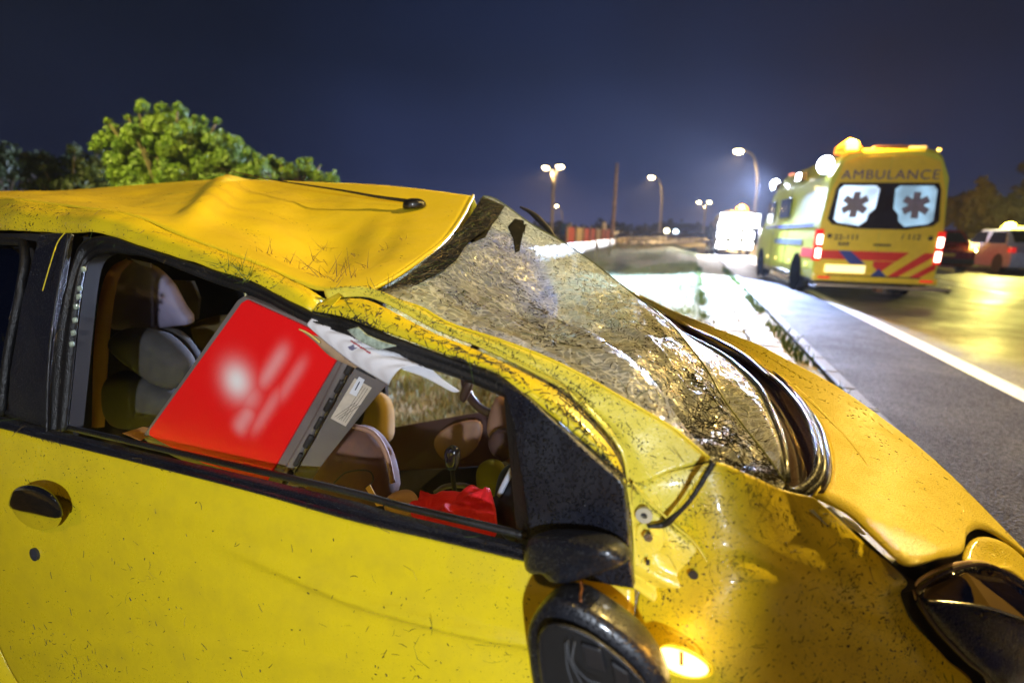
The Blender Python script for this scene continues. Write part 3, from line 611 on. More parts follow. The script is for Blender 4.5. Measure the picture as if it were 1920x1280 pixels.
for O_ in ([(1088, 1206, -.131), (1126, 1218, -.131), (1138, 1262, -.131), (1098, 1250, -.131)], [(1145, 1240, -.131), (1178, 1262, -.131), (1190, 1310, -.131), (1156, 1300, -.131)]):
    slab('motor_plate', O_, .006, simple('plate_black', (.016, .016, .019), .3), mh, bevel=.002)
tube('mirror_cable', [(1088, 1088, -.07), (1091, 1102, -.08), (1088, 1116, -.09), (1089, 1128, -.10)], .0016, simple('amber_cable', (.30, .10, .02), .4), car, 12, 5)
# ---- handle, lock
blob('door_handle', [(17, 945, -.055), (26, 918, -.06), (48, 909, -.065), (75, 914, -.065), (98, 929, -.065), (112, 950, -.062), (116, 968, -.058), (100, 970, -.058), (60, 962, -.056), (28, 955, -.055)], .009, .012, simple('gloss_black', (.008, .008, .010), .10, coat=.6), car, n=44, rings=7, power=.8)
strip('handle_recess', [(20, 952, -.048), (40, 978, -.046), (72, 993, -.046), (104, 988, -.047), (116, 972, -.05)], [(22, 950, -.052), (60, 958, -.052), (80, 964, -.052), (100, 968, -.053), (114, 968, -.055)], P_DOOR, car, 30, 5, 0)
bvd = BVHTree.FromPolygons([Vector(p) for p in GD.reshape(-1, 3)], gridfaces(GD.shape[1], GD.shape[0]))
lk = bvd.ray_cast(Vector(CP), Vector(ray(69, 1037)).normalized())[0]
disc('lock', np.array(lk) if lk is not None else V((69, 1037, -.060)), .0135, .006, simple('lock_grey', (.05, .055, .075), .35, .4), car, ax=-NW+np.array([0, 0, .1]), dome=.003)
# ---- side repeater lamp (lit)
rep = blob('indicator_lamp', [(1236, 1218, -.045), (1252, 1214, -.045), (1282, 1222, -.045), (1310, 1236, -.045), (1328, 1252, -.045), (1322, 1262, -.045), (1295, 1263, -.045), (1262, 1252, -.045), (1240, 1236, -.045)], .010, .006, emis('lit_amber_lens', (1.0, .66, .20), 5.0), car, n=32, rings=5)
ring_ = tube('lamp_bezel', [(1234, 1216, -.040), (1256, 1208, -.040), (1290, 1217, -.040), (1322, 1236, -.040), (1337, 1254, -.040), (1325, 1268, -.040), (1290, 1270, -.040), (1252, 1258, -.040), (1234, 1236, -.040)], .0018, P_ROOF, rep, 40, 5, closed=True)
slab('lamp_bar', [(1274, 1222, -.056), (1281, 1224, -.056), (1281, 1262, -.054), (1274, 1260, -.054)], .002, simple('amber_bar', (.55, .25, .03), .4), rep)
lamp('indicator_light', 'POINT', tuple(V((1262, 1200, -.085))), .16, (1.0, .45, .05), size=.012)
# ---- headlamp
hl_o = [(1686, 1108, .17), (1698, 1072, .18), (1740, 1052, .22), (1808, 1038, .28), (1822, 1004, .34), (1850, 992, .38), (1912, 1030, .42), (1990, 1100, .42), (2060, 1250, .38), (2060, 1460, .3), (1960, 1500, .25), (1850, 1340, .2), (1760, 1228, .18), (1712, 1168, .175)]
blob('headlamp_housing', [V(p)+NW*.02 for p in hl_o], .004, .05, DARK, car, n=60, rings=6, power=.4)
lens = [(1720, 1110, .17), (1750, 1082, .19), (1812, 1060, .25), (1870, 1066, .28), (1950, 1120, .30), (2030, 1240, .30), (2030, 1440, .24), (1950, 1450, .21), (1862, 1284, .175), (1812, 1235, .168), (1762, 1184, .165), (1730, 1140, .165)]
blob('reflector', [V(p)+NW*.012 for p in lens], .001, .02, simple('dull_reflector', (.62, .42, .36), .5, 0.0, noise=.35, scale=9), car, n=60, rings=6, power=.4)
tube('lens_rim', lens, .004, simple('rim_brown', (.05, .03, .022), .25, coat=.5), car, 80, 7, closed=True)
slab('reflector_shade', [V(p)+NW*.004 for p in [(1740, 1108, .165), (1815, 1076, .22), (1880, 1088, .25), (1960, 1150, .29), (2010, 1192, .30), (1860, 1140, .2), (1740, 1124, .165)]], .004, simple('amber_brown', (.16, .10, .02), .35), car)
tube('reflector_edge', [(1740, 1125, .158), (1860, 1141, .19), (2000, 1192, .28)], .0018, CHROME, car, 20, 5)
blob('headlamp_lens', lens, .018, .002, CLEARW, car, n=60, rings=7, power=.35)
blob('lamp_lobe', [(1808, 1064, .26), (1812, 1022, .31), (1838, 1006, .34), (1875, 1016, .36), (1912, 1044, .37), (1970, 1105, .36), (1955, 1128, .32), (1880, 1072, .285)], .010, .004, P_HOOD, car, n=40, rings=6, power=.4)
# ---- fuel and safety trim under the wing: wheel out of the frame
wc = V((1420, 1900, .10)); wc[2] = .02
tube('tyre', [wc+AX*-.24*math.cos(t)+np.array([0, 0, .24*math.sin(t)]) for t in np.linspace(0, 2*math.pi, 20, endpoint=False)], .07, RUB, car, 48, 10, closed=True)
disc('wheel_rim', wc-NW*.04, .18, .01, simple('steel_rim', (.25, .25, .26), .4, .8), car, n=32)

# ---- aerial
bv = BVHTree.FromPolygons([Vector(p) for p in GROOF.reshape(-1, 3)], gridfaces(GROOF.shape[1], GROOF.shape[0]))
def onroof(px, py, h=0.0):
    d = Vector(ray(px, py)).normalized(); r = bv.ray_cast(Vector(CP), d)
    if r[0] is None: return V((px, py, .6))
    n = r[1]; n = -n if n.dot(d) > 0 else n
    return np.array(r[0]+n*h)
ab = onroof(776, 392)
an = blob('aerial_base', [ab+np.array(q) for q in [(-.028, -.02, .002), (.0, -.03, .004), (.03, -.015, .006), (.035, .015, .012), (.01, .03, .016), (-.03, .012, .012)]], .022, .004, BLK, car, n=24, rings=6, axis=(0, -.3, .95))
at = ab+np.array([-.01, 0, .022])
e1 = CP+ray(640, 357)*(np.dot(ab-CP, CF)*1.03); e2 = CP+ray(500, 335)*(np.dot(ab-CP, CF)*1.10); e3 = CP+ray(400, 312)*(np.dot(ab-CP, CF)*1.2)
tube('aerial_rod', [at, .5*(at+e1)+np.array([0, 0, -.002]), e1, e2, e3], [.0062, .0035, .0025, .002, .0015], BLK, an, 50, 6)
# ---- interior
def cushion(name, O, fr, bk, m, parent=car, **k): return blob(name, O, fr, bk, m, parent, n=44, rings=8, **k)
# belt housing trim and curved pale shell of the rear seat
strip('seat_edge', [(172, 800, .30), (176, 650, .32), (186, 560, .34), (205, 505, .36), (238, 484, .38)], [(196, 800, .30), (204, 660, .32), (213, 570, .34), (226, 515, .36), (250, 490, .38)], PINK, car, 60, 6, .012)
cushion('seat_shell', [(208, 612, .42), (213, 560, .42), (228, 512, .42), (250, 490, .42), (280, 498, .42), (312, 530, .42), (335, 572, .42), (355, 605, .42), (325, 612, .42), (280, 618, .42), (240, 618, .42)], .02, .05, simple('lilac_shell', (.24, .21, .30), .55), power=.35)
slab('shell_label', [(245, 486, .36), (282, 494, .36), (282, 502, .36), (262, 496, .36)], .004, PALEB, car)
cushion('rear_headrest', [(216, 640, .34), (232, 618, .34), (268, 614, .34), (312, 628, .34), (352, 668, .34), (358, 690, .34), (345, 722, .34), (318, 725, .34), (270, 692, .34), (235, 665, .34)], .05, .04, SEATG, power=.5)
cushion('seat_wing', [(300, 622, .40), (330, 618, .40), (362, 655, .40), (376, 690, .40), (352, 710, .40), (330, 668, .40)], .02, .03, SEATG)
cushion('rear_cushion', [(206, 735, .32), (212, 706, .32), (235, 694, .32), (285, 710, .32), (330, 745, .32), (322, 775, .32), (286, 800, .32), (235, 800, .32), (212, 775, .32)], .05, .05, SEATG, power=.5)
cushion('far_headrest', [(330, 548, .75), (345, 545, .75), (356, 570, .75), (352, 610, .75), (335, 600, .75)], .02, .04, simple('ochre_fabric', (.35, .20, .03), .9))
cushion('far_seat_back', [(362, 620, .70), (372, 602, .70), (420, 590, .70), (450, 600, .70), (430, 650, .70), (385, 660, .70)], .03, .05, simple('olive_fabric', (.12, .085, .03), .95))
slab('roof_lining', [(300, 525, .60), (360, 528, .60), (372, 560, .60), (368, 600, .62), (310, 580, .62)], .01, simple('lining', (.10, .085, .075), .9), car)
# orange leaflet on the sill
leaf = None
cushion('front_seat_back', [(575, 905, .30), (600, 860, .30), (640, 810, .32), (672, 797, .34), (700, 812, .34), (726, 850, .34), (740, 905, .32), (735, 935, .30), (690, 950, .30), (620, 930, .30)], .05, .08, SEATB, power=.45)
tube('seat_piping', [(662, 798, .29), (700, 812, .29), (724, 850, .29), (737, 905, .28)], .006, PINK, car, 30, 6)
tube('seat_seam', [(626, 905, .235), (650, 885, .235), (690, 882, .235), (700, 900, .235), (684, 915, .235)], .0018, DARK, car, 30, 5)
cushion('seat_bolster', [(722, 940, .26), (735, 925, .26), (760, 922, .26), (778, 940, .26), (775, 970, .26), (735, 965, .26)], .02, .03, simple('tan_fabric', (.33, .19, .12), .9))
slab('belt_tag', [(685, 915, .20), (693, 908, .20), (706, 932, .20), (717, 948, .20), (706, 948, .20), (695, 930, .20)], .002, simple('yellow_red_tag', (.65, .40, .10), .6), car)
cushion('driver_seat', [(680, 830, .75), (690, 770, .78), (700, 735, .80), (725, 745, .80), (732, 790, .78), (725, 830, .75)], .04, .06, simple('ochre_seat', (.20, .13, .025), .9), power=.5)
# far door trim standing open, its oval patch of light put on as a beige pad
slab('far_door_trim', [(700, 830, .95), (740, 800, .98), (900, 772, 1.02), (960, 770, 1.02), (960, 860, 1.0), (888, 880, .95), (738, 885, .90)], .02, MAROON, car, bevel=.004)
cushion('light_patch_pad', [(815, 838, .90), (820, 815, .90), (850, 795, .91), (890, 787, .92), (905, 800, .92), (895, 835, .91), (870, 858, .90), (835, 862, .90)], .012, .01, PINK, power=.4)
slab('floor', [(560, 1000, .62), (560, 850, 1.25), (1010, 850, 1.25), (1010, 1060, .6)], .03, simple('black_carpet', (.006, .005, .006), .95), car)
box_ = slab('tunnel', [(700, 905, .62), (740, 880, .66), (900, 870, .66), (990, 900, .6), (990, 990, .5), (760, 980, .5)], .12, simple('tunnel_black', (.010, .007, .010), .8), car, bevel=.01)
tube('gear_lever', [(853, 925, .42), (850, 900, .42), (848, 880, .42)], .006, DARK, car, 12, 8)
blob('gear_knob', [(836, 842, .42), (848, 834, .42), (860, 842, .42), (861, 858, .42), (857, 880, .42), (841, 880, .42), (835, 858, .42)], .016, .016, simple('knob', (.012, .008, .010), .15, coat=.8), car, n=24, rings=6, power=.7)
tube('gear_gaiter', [(815, 925, .43), (835, 912, .45), (870, 910, .45), (900, 925, .43)], .007, CASEG, car, 20, 6)
steer = V((905, 738, .80)); a_ = np.array([.75, -.35, -.15]); a_ /= np.linalg.norm(a_); b_ = np.array([.25, .5, .8]); b_ -= a_*np.dot(a_, b_); b_ /= np.linalg.norm(b_)
tube('steering_wheel', [steer+a_*.15*math.cos(t)+b_*.15*math.sin(t)+np.array([.08, .06, .06]) for t in np.linspace(0, 2*math.pi, 20, endpoint=False)], .014, simple('brown_rim', (.05, .025, .018), .4), car, 60, 8, closed=True)
blob('wheel_spoke', [(862, 742, .66), (872, 716, .66), (884, 712, .66), (886, 722, .66), (874, 750, .66), (866, 754, .66)], .01, .02, simple('spoke', (.05, .025, .018), .45), car, n=20, rings=5)
cushion('dashboard', [(925, 830, .70), (918, 800, .72), (930, 755, .75), (948, 742, .76), (1000, 760, .74), (1010, 870, .66), (955, 868, .66)], .05, .15, PINK, power=.4)
cushion('dash_vent', [(916, 826, .60), (930, 806, .60), (955, 812, .60), (962, 840, .60), (950, 862, .60), (925, 850, .60)], .02, .05, MAROON, power=.6)
cushion('footwell_panel', [(895, 880, .55), (915, 862, .55), (940, 870, .55), (945, 900, .55), (925, 932, .55), (900, 925, .55)], .02, .03, simple('olive_panel', (.16, .14, .01), .8), power=.5)
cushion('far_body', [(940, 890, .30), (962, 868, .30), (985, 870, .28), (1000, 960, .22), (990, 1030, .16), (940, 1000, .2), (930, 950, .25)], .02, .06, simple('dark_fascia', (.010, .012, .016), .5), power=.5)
tube('silver_strut', [(936, 928, .24), (945, 908, .24), (960, 880, .24)], .006, simple('pale_strut', (.45, .5, .6), .3), car, 12, 6)
# body shell round the cabin: far side and tail panels
slab('far_sill', [V((560, 900, .62))+NW*.75+np.array([0, 0, -.10]), V((1010, 900, .6))+NW*.75+np.array([0, 0, -.10]), V((1010, 900, .6))+NW*.75+np.array([0, 0, -.25]), V((560, 900, .62))+NW*.75+np.array([0, 0, -.25])], .05, DARK, car)
qa = M0+AX*1.15+NW*.05; qb = M0+AX*.62+NW*1.15
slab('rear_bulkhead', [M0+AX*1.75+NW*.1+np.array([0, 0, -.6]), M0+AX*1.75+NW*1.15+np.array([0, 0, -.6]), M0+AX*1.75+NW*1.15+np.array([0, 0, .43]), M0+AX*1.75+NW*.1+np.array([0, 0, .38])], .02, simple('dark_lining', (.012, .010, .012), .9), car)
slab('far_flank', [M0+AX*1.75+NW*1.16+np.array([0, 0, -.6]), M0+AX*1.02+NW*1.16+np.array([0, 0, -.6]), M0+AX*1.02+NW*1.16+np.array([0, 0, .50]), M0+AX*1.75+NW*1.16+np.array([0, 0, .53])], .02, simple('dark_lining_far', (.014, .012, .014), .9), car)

pa_, pb_ = V((-190, 378, .28)), V((-240, 750, 0.0))
coons('rear_pillar', [pb_, pb_+AX*.55+NW*.05], [pb_+AX*.55+NW*.05, pa_+AX*.30+NW*.03], [pa_, pa_+AX*.30+NW*.03], [pb_, (pa_+pb_)/2-NW*.02, pa_], P_ROOF, car, 12, 12, None)
coons('tailgate', [pb_+AX*.55+NW*.05, pb_+AX*.55+NW*1.15], [pb_+AX*.55+NW*1.15, pa_+AX*.30+NW*1.0], [pa_+AX*.30+NW*.03, pa_+AX*.30+NW*1.0+np.array([0, 0, .05])], [pb_+AX*.55+NW*.05, pa_+AX*.30+NW*.03], P_ROOF, car, 12, 12, None)
# ---- mud flecks, grass blades and twigs stuck to the bodywork (past counting)
def flecks():
    Vs, Fs, Ms = [], [], []
    for G, n, par in GRIDS:
        nv, nu = G.shape[:2]
        n = int(n*2.2); clumps = rng.random((max(4, n//90), 2)); cs_ = rng.uniform(.012, .07, len(clumps))
        for _ in range(n):
            if rng.random() < .55:
                q_ = rng.integers(len(clumps)); u, v = clumps[q_]+rng.normal(0, cs_[q_], 2)
            else: u, v = rng.random(2)
            if not (0.01 < u < .985 and 0.02 < v < .97): continue
            j, i = int(v*(nv-1)), int(u*(nu-1)); j = min(j, nv-2); i = min(i, nu-2)
            fu, fv = u*(nu-1)-i, v*(nv-1)-j
            p = (G[j, i]*(1-fu)+G[j, i+1]*fu)*(1-fv)+(G[j+1, i]*(1-fu)+G[j+1, i+1]*fu)*fv
            a = G[j, i+1]-G[j, i]; b = G[j+1, i]-G[j, i]; nn = np.cross(a, b); ln = np.linalg.norm(nn)
            if ln < 1e-12: continue
            nn /= ln
            if np.dot(nn, CP-p) < 0: nn = -nn
            a = a/(np.linalg.norm(a)+1e-9); b = np.cross(nn, a)
            q = rng.random()*2*math.pi; t = a*math.cos(q)+b*math.sin(q); s = np.cross(nn, t)
            r_ = rng.random()
            if r_ < .40: L, Wd, k = rng.uniform(.0011, .0026)*(2.0 if rng.random() < .08 else 1), rng.uniform(.0008, .0018), 0
            elif r_ < .92: L, Wd, k = rng.uniform(.0022, .0085), rng.uniform(.0005, .0011), 0
            else: L, Wd, k = rng.uniform(.010, .026), rng.uniform(.0004, .0008), (1 if rng.random() < .5 else 2)
            bend = rng.normal(0, 25)
            base = p+nn*.0012; m_ = len(Vs)
            for f_ in (-1, -.3, .4, 1):
                c = base+t*L*f_+s*np.clip(bend*L, -.8, .8)*L*f_*f_
                w = Wd*(1-.55*abs(f_))
                Vs += [c+s*w, c-s*w, c+nn*Wd*.9]
            for g in range(3):
                o_ = m_+g*3
                Fs += [(o_, o_+3, o_+5, o_+2), (o_+2, o_+5, o_+4, o_+1), (o_, o_+1, o_+4, o_+3)]; Ms += [k]*3
    return Vs, Fs, Ms
Vs, Fs, Ms = flecks()
o = mesh('mud_splatter', Vs, Fs, simple('mud', (.022, .016, .008), .7), car, smooth=False)
o.data.materials.append(simple('grass_green', (.05, .09, .015), .6)); o.data.materials.append(simple('straw', (.20, .13, .04), .7))
o.data.polygons.foreach_set('material_index', Ms); o['kind'] = 'stuff'
# dry grass tufts caught in the roof crease and along the rail
def tuft(name, bases, m, lo, hi, n, up, spread, label=None):
    Vs, Fs = [], []
    for b in bases:
        for _ in range(n):
            L = rng.uniform(lo, hi); d = np.array(up)+rng.normal(0, spread, 3); d /= np.linalg.norm(d)
            s = np.cross(d, [.3, -.9, .1]); s /= np.linalg.norm(s); p0 = b+rng.normal(0, .008, 3)*[1, 1, .3]; cur = rng.normal(0, .5, 3)
            m_ = len(Vs)
            for k in range(5):
                f_ = k/4; c = p0+d*L*f_+cur*L*.35*f_*f_; w = .0007*(1-f_*.8); Vs += [c+s*w, c-s*w]
            for k in range(4): Fs.append((m_+2*k, m_+2*k+1, m_+2*k+3, m_+2*k+2))
    o = mesh(name, Vs, Fs, m, car, smooth=False); o['kind'] = 'stuff'
    if label: o['label'] = label
STRAW = simple('dry_straw', (.16, .09, .025), .8)
tuft('dry_grass', [onroof(x, y) for x, y in ((628, 528), (620, 515), (640, 520), (600, 522), (655, 525))], STRAW, .015, .075, 6, (.15, -.1, .5), .8)
tuft('dry_grass', [onroof(x, y) for x, y in ((560, 505), (540, 495), (590, 490), (650, 500), (690, 505), (500, 478), (670, 480), (720, 470), (760, 450), (610, 470), (480, 500))], STRAW, .012, .05, 9, (.3, -.1, .15), .6)
tuft('grass_clump', [V(p)-NW*.01 for p in ((425, 500, .12), (440, 508, .12), (452, 515, .115), (480, 520, .11), (465, 505, .12))], simple('fresh_grass', (.05, .10, .012), .7), .01, .035, 12, (.1, -.5, .4), .6)
tuft('mud_grass', [V(p)-NW*.003+np.array([0, 0, .004]) for p in ((1290, 880, .09), (1310, 872, .09), (1350, 872, .10), (1380, 878, .11), (1410, 888, .12), (1440, 898, .13), (1330, 845, .13), (1300, 800, .2), (1340, 800, .2), (1360, 830, .2), (1320, 770, .3), (1290, 820, .15))], simple('black_roots', (.03, .022, .010), .8), .012, .05, 40, (.2, -.2, .1), .9)
tuft('mud_grass', [V(p)-NW*.004 for p in ((1040, 725, .07), (1060, 745, .065), (1080, 760, .06), (900, 690, .09), (700, 560, .15), (730, 545, .2))], simple('dark_roots', (.03, .026, .010), .8), .008, .035, 16, (.2, -.2, .1), .9)

# ================================================================== THINGS IN THE WINDOW
# red and grey first-aid case, open
case = empty('medical_case', Wp(500, 880, .10), 'open red and grey case with a faded white print, leaning in the car window', 'case')
m, t, b, o_ = mat('red_lid_print')
# worn white print on the red face: soft rounded spots in the lid's own plane
la, lb, lc = Wp(268, 821, .075), Wp(450, 556, .075), Wp(536, 900, .075)
geo = nd(t, 'ShaderNodeNewGeometry')
def lidmask(px, py, rx, ry, ang, amp):
    c0 = Wp(px, py, .07); 
    ex = Wp(px+math.cos(ang)*10, py+math.sin(ang)*10, .07)-c0; ex /= np.linalg.norm(ex); n_ = -NW; ey = np.cross(n_, ex)
    k = np.linalg.norm(Wp(px+10, py, .07)-c0)/10
    d = nd(t, 'ShaderNodeVectorMath', {0: geo.outputs['Position'], 1: tuple(c0)}, operation='SUBTRACT').outputs[0]
    x = nd(t, 'ShaderNodeVectorMath', {0: d, 1: tuple(ex/(rx*k))}, operation='DOT_PRODUCT').outputs['Value']
    y = nd(t, 'ShaderNodeVectorMath', {0: d, 1: tuple(ey/(ry*k))}, operation='DOT_PRODUCT').outputs['Value']
    xx = nd(t, 'ShaderNodeMath', {0: nd(t, 'ShaderNodeMath', {0: x}, operation='ABSOLUTE').outputs[0], 1: 4.0 if rx > 1.6*ry else 2.0}, operation='POWER').outputs[0]; yy = nd(t, 'ShaderNodeMath', {0: nd(t, 'ShaderNodeMath', {0: y}, operation='ABSOLUTE').outputs[0], 1: 2.0}, operation='POWER').outputs[0]
    s = nd(t, 'ShaderNodeMath', {0: xx, 1: yy}, operation='ADD').outputs[0]; ng = nd(t, 'ShaderNodeMath', {0: s, 1: -1.0}, operation='MULTIPLY').outputs[0]
    e_ = nd(t, 'ShaderNodeMath', {0: ng}, operation='EXPONENT').outputs[0]
    return nd(t, 'ShaderNodeMath', {0: e_, 1: amp}, operation='MULTIPLY').outputs[0]
A60 = R(-57)
tot = None
for a in [(437, 716, 26, 24, A60, 1.0), (462, 748, 24, 16, A60, .30), (505, 690, 44, 11, A60, .34), (450, 790, 26, 12, A60, .34), (540, 715, 46, 9, A60, .20), (492, 775, 48, 9, A60, .22)]:
    k_ = lidmask(*a); tot = k_ if tot is None else nd(t, 'ShaderNodeMath', {0: tot, 1: k_}, operation='MAXIMUM').outputs[0]
mx = nd(t, 'ShaderNodeMix', {'Factor': tot}, data_type='RGBA'); mx.inputs[6].default_value = (.82, .006, .008, 1); mx.inputs[7].default_value = (.85, .78, .76, 1)
t.links.new(mx.outputs[2], b.inputs['Base Color']); b.inputs['Roughness'].default_value = .42
c_ = nd(t, 'ShaderNodeTexCoord').outputs['Object']; vo = nd(t, 'ShaderNodeTexVoronoi', {'Vector': c_, 'Scale': 260.0}); bp = nd(t, 'ShaderNodeBump', {'Height': vo.outputs['Distance'], 'Strength': .25, 'Distance': .001}); t.links.new(bp.outputs[0], b.inputs['Normal'])
REDLID = m
slab('lid', [(268, 822, .082), (270, 812, .082), (444, 563, .082), (456, 555, .082), (560, 598, .082), (648, 640, .082), (662, 676, .082), (600, 790, .082), (536, 903, .086), (500, 915, .086), (350, 868, .084), (282, 836, .083)], .016, CASEG, case, bevel=.003)
slab('red_panel', [(279, 815, .077), (280, 806, .077), (452, 568, .077), (462, 562, .077), (560, 607, .077), (624, 640, .077), (634, 668, .077), (566, 785, .079), (498, 905, .082), (380, 868, .080), (300, 828, .078)], .006, REDLID, case, bevel=.0012)
tube('hinge_rib', [(654, 672, .078), (596, 785, .080), (530, 900, .084)], .008, CASEG, case, 24, 8)
BQ = [V((663, 680, .088)), V((735, 712, .135)), V((575, 915, .13))]
bq = np.cross(BQ[1]-BQ[0], BQ[2]-BQ[0])
slab('base_half', [CP+ray(*q)*(np.dot(bq, BQ[0]-CP)/np.dot(bq, ray(*q))) for q in ((663, 680), (700, 694), (735, 712), (700, 752), (655, 808), (612, 862), (575, 915), (542, 908), (603, 792))], .05, CASEG, case, bevel=.003)
for i in range(7):
    f_ = i/6; x = 655-115*f_; y = 690+205*f_
    dx, dy = -8.2, 14.6
    tube('hinge_knuckle', [(x+dx*.7, y+dy*.7, .074), (x-dx*.7, y-dy*.7, .074)], .0042 if i % 2 else .0052, DARK, case, 6, 8)
tube('hinge_pin', [(662, 682, .076), (600, 795, .078), (540, 902, .08)], .002, CHROME, case, 12, 6)
BP = [V((663, 680, .088)), V((735, 712, .135)), V((575, 915, .13))]
bn = np.cross(BP[1]-BP[0], BP[2]-BP[0]); bn /= np.linalg.norm(bn); bn = bn if np.dot(bn, CP-BP[0]) > 0 else -bn
def onbase(px, py, off=.001): d = ray(px, py); return CP+d*(np.dot(bn, BP[0]+bn*off-CP)/np.dot(bn, d))
lab = slab('label_plate', [onbase(*q) for q in ((665, 709), (697, 727), (648, 799), (620, 784))], .0008, simple('cream_label', (.62, .52, .40), .6, noise=.15, scale=60), case)
slab('white_sticker', [onbase(*q, .002) for q in ((673, 706), (684, 712), (668, 743), (655, 737))], .0006, PAPER, lab)
PG = simple('print_grey', (.20, .15, .11), .8)
for f_ in (.16, .30, .44, .58, .72, .86):
    a = (665+32*f_-3, 709+18*f_+4+(38 if f_ < .5 else 0)); c = (620+28*f_+3, 784+15*f_-5)
    tube('print_line', [onbase(*a, .0016), onbase(*c, .0016)], .0005, PG, lab, 3, 4)
tube('print_mark', [onbase(674, 716, .003), onbase(666, 731, .003)], .0011, simple('ink_black', (.03, .03, .05), .8), lab, 3, 4)
tube('carry_slot', [onbase(668, 690, .001), onbase(704, 708, .001)], .0022, DARK, case, 4, 5)
# open booklet
book = empty('booklet', Wp(700, 680, .06), 'creased white booklet with red writing, splayed over the hinge of the red case', 'booklet')
_, GB = coons('page', [(576, 610, .075), (610, 640, .07), (665, 683, .06), (729, 722, .045)], [(729, 722, .045), (757, 700, .05), (778, 692, .055), (798, 690, .06)], [(592, 602, .09), (654, 620, .085), (700, 642, .08), (745, 660, .07), (798, 690, .06)],
      [(576, 610, .075), (582, 604, .08), (592, 602, .09)], PAPER, book, 60, 20, lambda u, v, G: .012*np.sin(np.pi*v)*(.4+u)+.0016*np.sin(u*38+4*np.sin(v*5))*np.clip(v*2, 0, 1), solid=.0008)
coons('page', [(700, 655, .088), (745, 690, .085), (800, 706, .085), (850, 735, .08)], [(850, 735, .08), (857, 735, .08), (862, 733, .08)], [(745, 658, .085), (785, 675, .084), (825, 700, .083), (862, 731, .08)],
      [(700, 655, .088), (720, 655, .088), (745, 658, .085)], PAPER, book, 40, 8, lambda u, v, G: -.006*np.sin(np.pi*u*2)+0*v, solid=.0012)
coons('cover', [(560, 616, .078), (590, 640, .075), (620, 668, .072), (665, 690, .066)], [(665, 690, .066), (700, 680, .07), (735, 690, .07)], [(572, 608, .088), (620, 630, .08), (690, 660, .08), (735, 690, .072)],
      [(560, 616, .078), (565, 612, .082), (572, 608, .088)], COVER, book, 40, 8, None, solid=.001)
tube('yellow_edge', [(561, 617, .074), (580, 626, .073), (600, 642, .071)], .0016, simple('yellow_paper', (.75, .60, .15), .7), book, 12, 5)
INK = simple('red_ink', (.45, .02, .03), .6); INKB = simple('blue_grey_ink', (.16, .15, .24), .7)
bvb = BVHTree.FromPolygons([Vector(p) for p in GB.reshape(-1, 3)], gridfaces(GB.shape[1], GB.shape[0]))
def onpage(px, py):
    r = bvb.ray_cast(Vector(CP), Vector(ray(px, py)).normalized())
    return np.array(r[0])-ray(px, py)*.0012 if r[0] is not None else V((px, py, .05))
for i in range(9):
    x = 658+i*4.1; y = 638+i*2.6+.5*math.sin(i*2)
    tube('red_letter', [onpage(x, y), onpage(x+1.5, y+3.5), onpage(x+2.6, y+.6), onpage(x+3.4, y+4)], .0009, INK, book, 8, 4)
slab('printed_star', [onpage(*q) for q in ((652, 650), (658, 648), (663, 645), (664, 651), (670, 652), (664, 655), (660, 657), (655, 655))], .0006, INKB, book)
for i in range(5):
    x = 752+i*8; y = 665+i*4.6
    tube('pen_stroke', [onpage(x, y), onpage(x+5, y+3)], .0006, INKB, book, 4, 4)
# leaflet on the sill
lf = mesh('leaflet', [V(p) for p in [(230, 812, .10), (268, 800, .12), (300, 805, .10), (262, 826, .07)]], [(0, 1, 2, 3)], simple('orange_paper', (.55, .28, .10), .7), None, smooth=False, solid=.001)
tag(lf, 'orange printed leaflet lying on the window sill under the corner of the red case', 'leaflet')
# red cloth heaped by the gear lever
clo = blob('red_cloth', [(772, 968, .18), (785, 952, .20), (812, 945, .20), (835, 936, .22), (880, 930, .24), (918, 932, .22), (932, 960, .16), (928, 1000, .12), (860, 990, .12), (800, 980, .14)], .02, .04, REDC, None, n=90, rings=16, power=.45, wob=.028, world=False)
tag(clo, 'crumpled bright red cloth heaped inside the window below the gear lever', 'cloth')

# ================================================================== SETTING: ROAD AND VERGE
HD = R(19.0); RF = np.array([math.sin(HD), math.cos(HD), 0]); RX = np.array([math.cos(HD), -math.sin(HD), 0])
K0 = Zp(1560, 690); K0 = np.array([K0[0], K0[1], 0])      # a point on the kerb edge
def RP(across, along, z=0.0): return K0+RX*across+RF*along+np.array([0, 0, z])
def asphalt(name, col, wet=.5, spec=.5):
    m, t, b, o = mat(name); b.inputs['Specular IOR Level'].default_value = spec; c = nd(t, 'ShaderNodeTexCoord').outputs['Object']
    v = nd(t, 'ShaderNodeTexVoronoi', {'Vector': c, 'Scale': 95.0}); n = nd(t, 'ShaderNodeTexNoise', {'Vector': c, 'Scale': 1.3, 'Detail': 7.0, 'Roughness': .65})
    r = nd(t, 'ShaderNodeSeparateColor', {0: v.outputs['Color']})
    g = nd(t, 'ShaderNodeMapRange', {0: r.outputs[0], 1: 0, 2: 1, 3: .45, 4: 1.9})
    g2 = nd(t, 'ShaderNodeMath', {0: g.outputs[0], 1: nd(t, 'ShaderNodeMapRange', {0: n.outputs['Fac'], 1: .3, 2: .7, 3: .75, 4: 1.25}).outputs[0]}, operation='MULTIPLY')
    s = nd(t, 'ShaderNodeVectorMath', {0: col}, operation='SCALE'); t.links.new(g2.outputs[0], s.inputs['Scale']); t.links.new(s.outputs[0], b.inputs['Base Color'])
    t.links.new(nd(t, 'ShaderNodeMapRange', {0: n.outputs['Fac'], 1: .35, 2: .65, 3: .62-wet*.42, 4: .62}).outputs[0], b.inputs['Roughness'])
    bp = nd(t, 'ShaderNodeBump', {'Height': v.outputs['Distance'], 'Strength': .8, 'Distance': .006}); t.links.new(bp.outputs[0], b.inputs['Normal'])
    return m
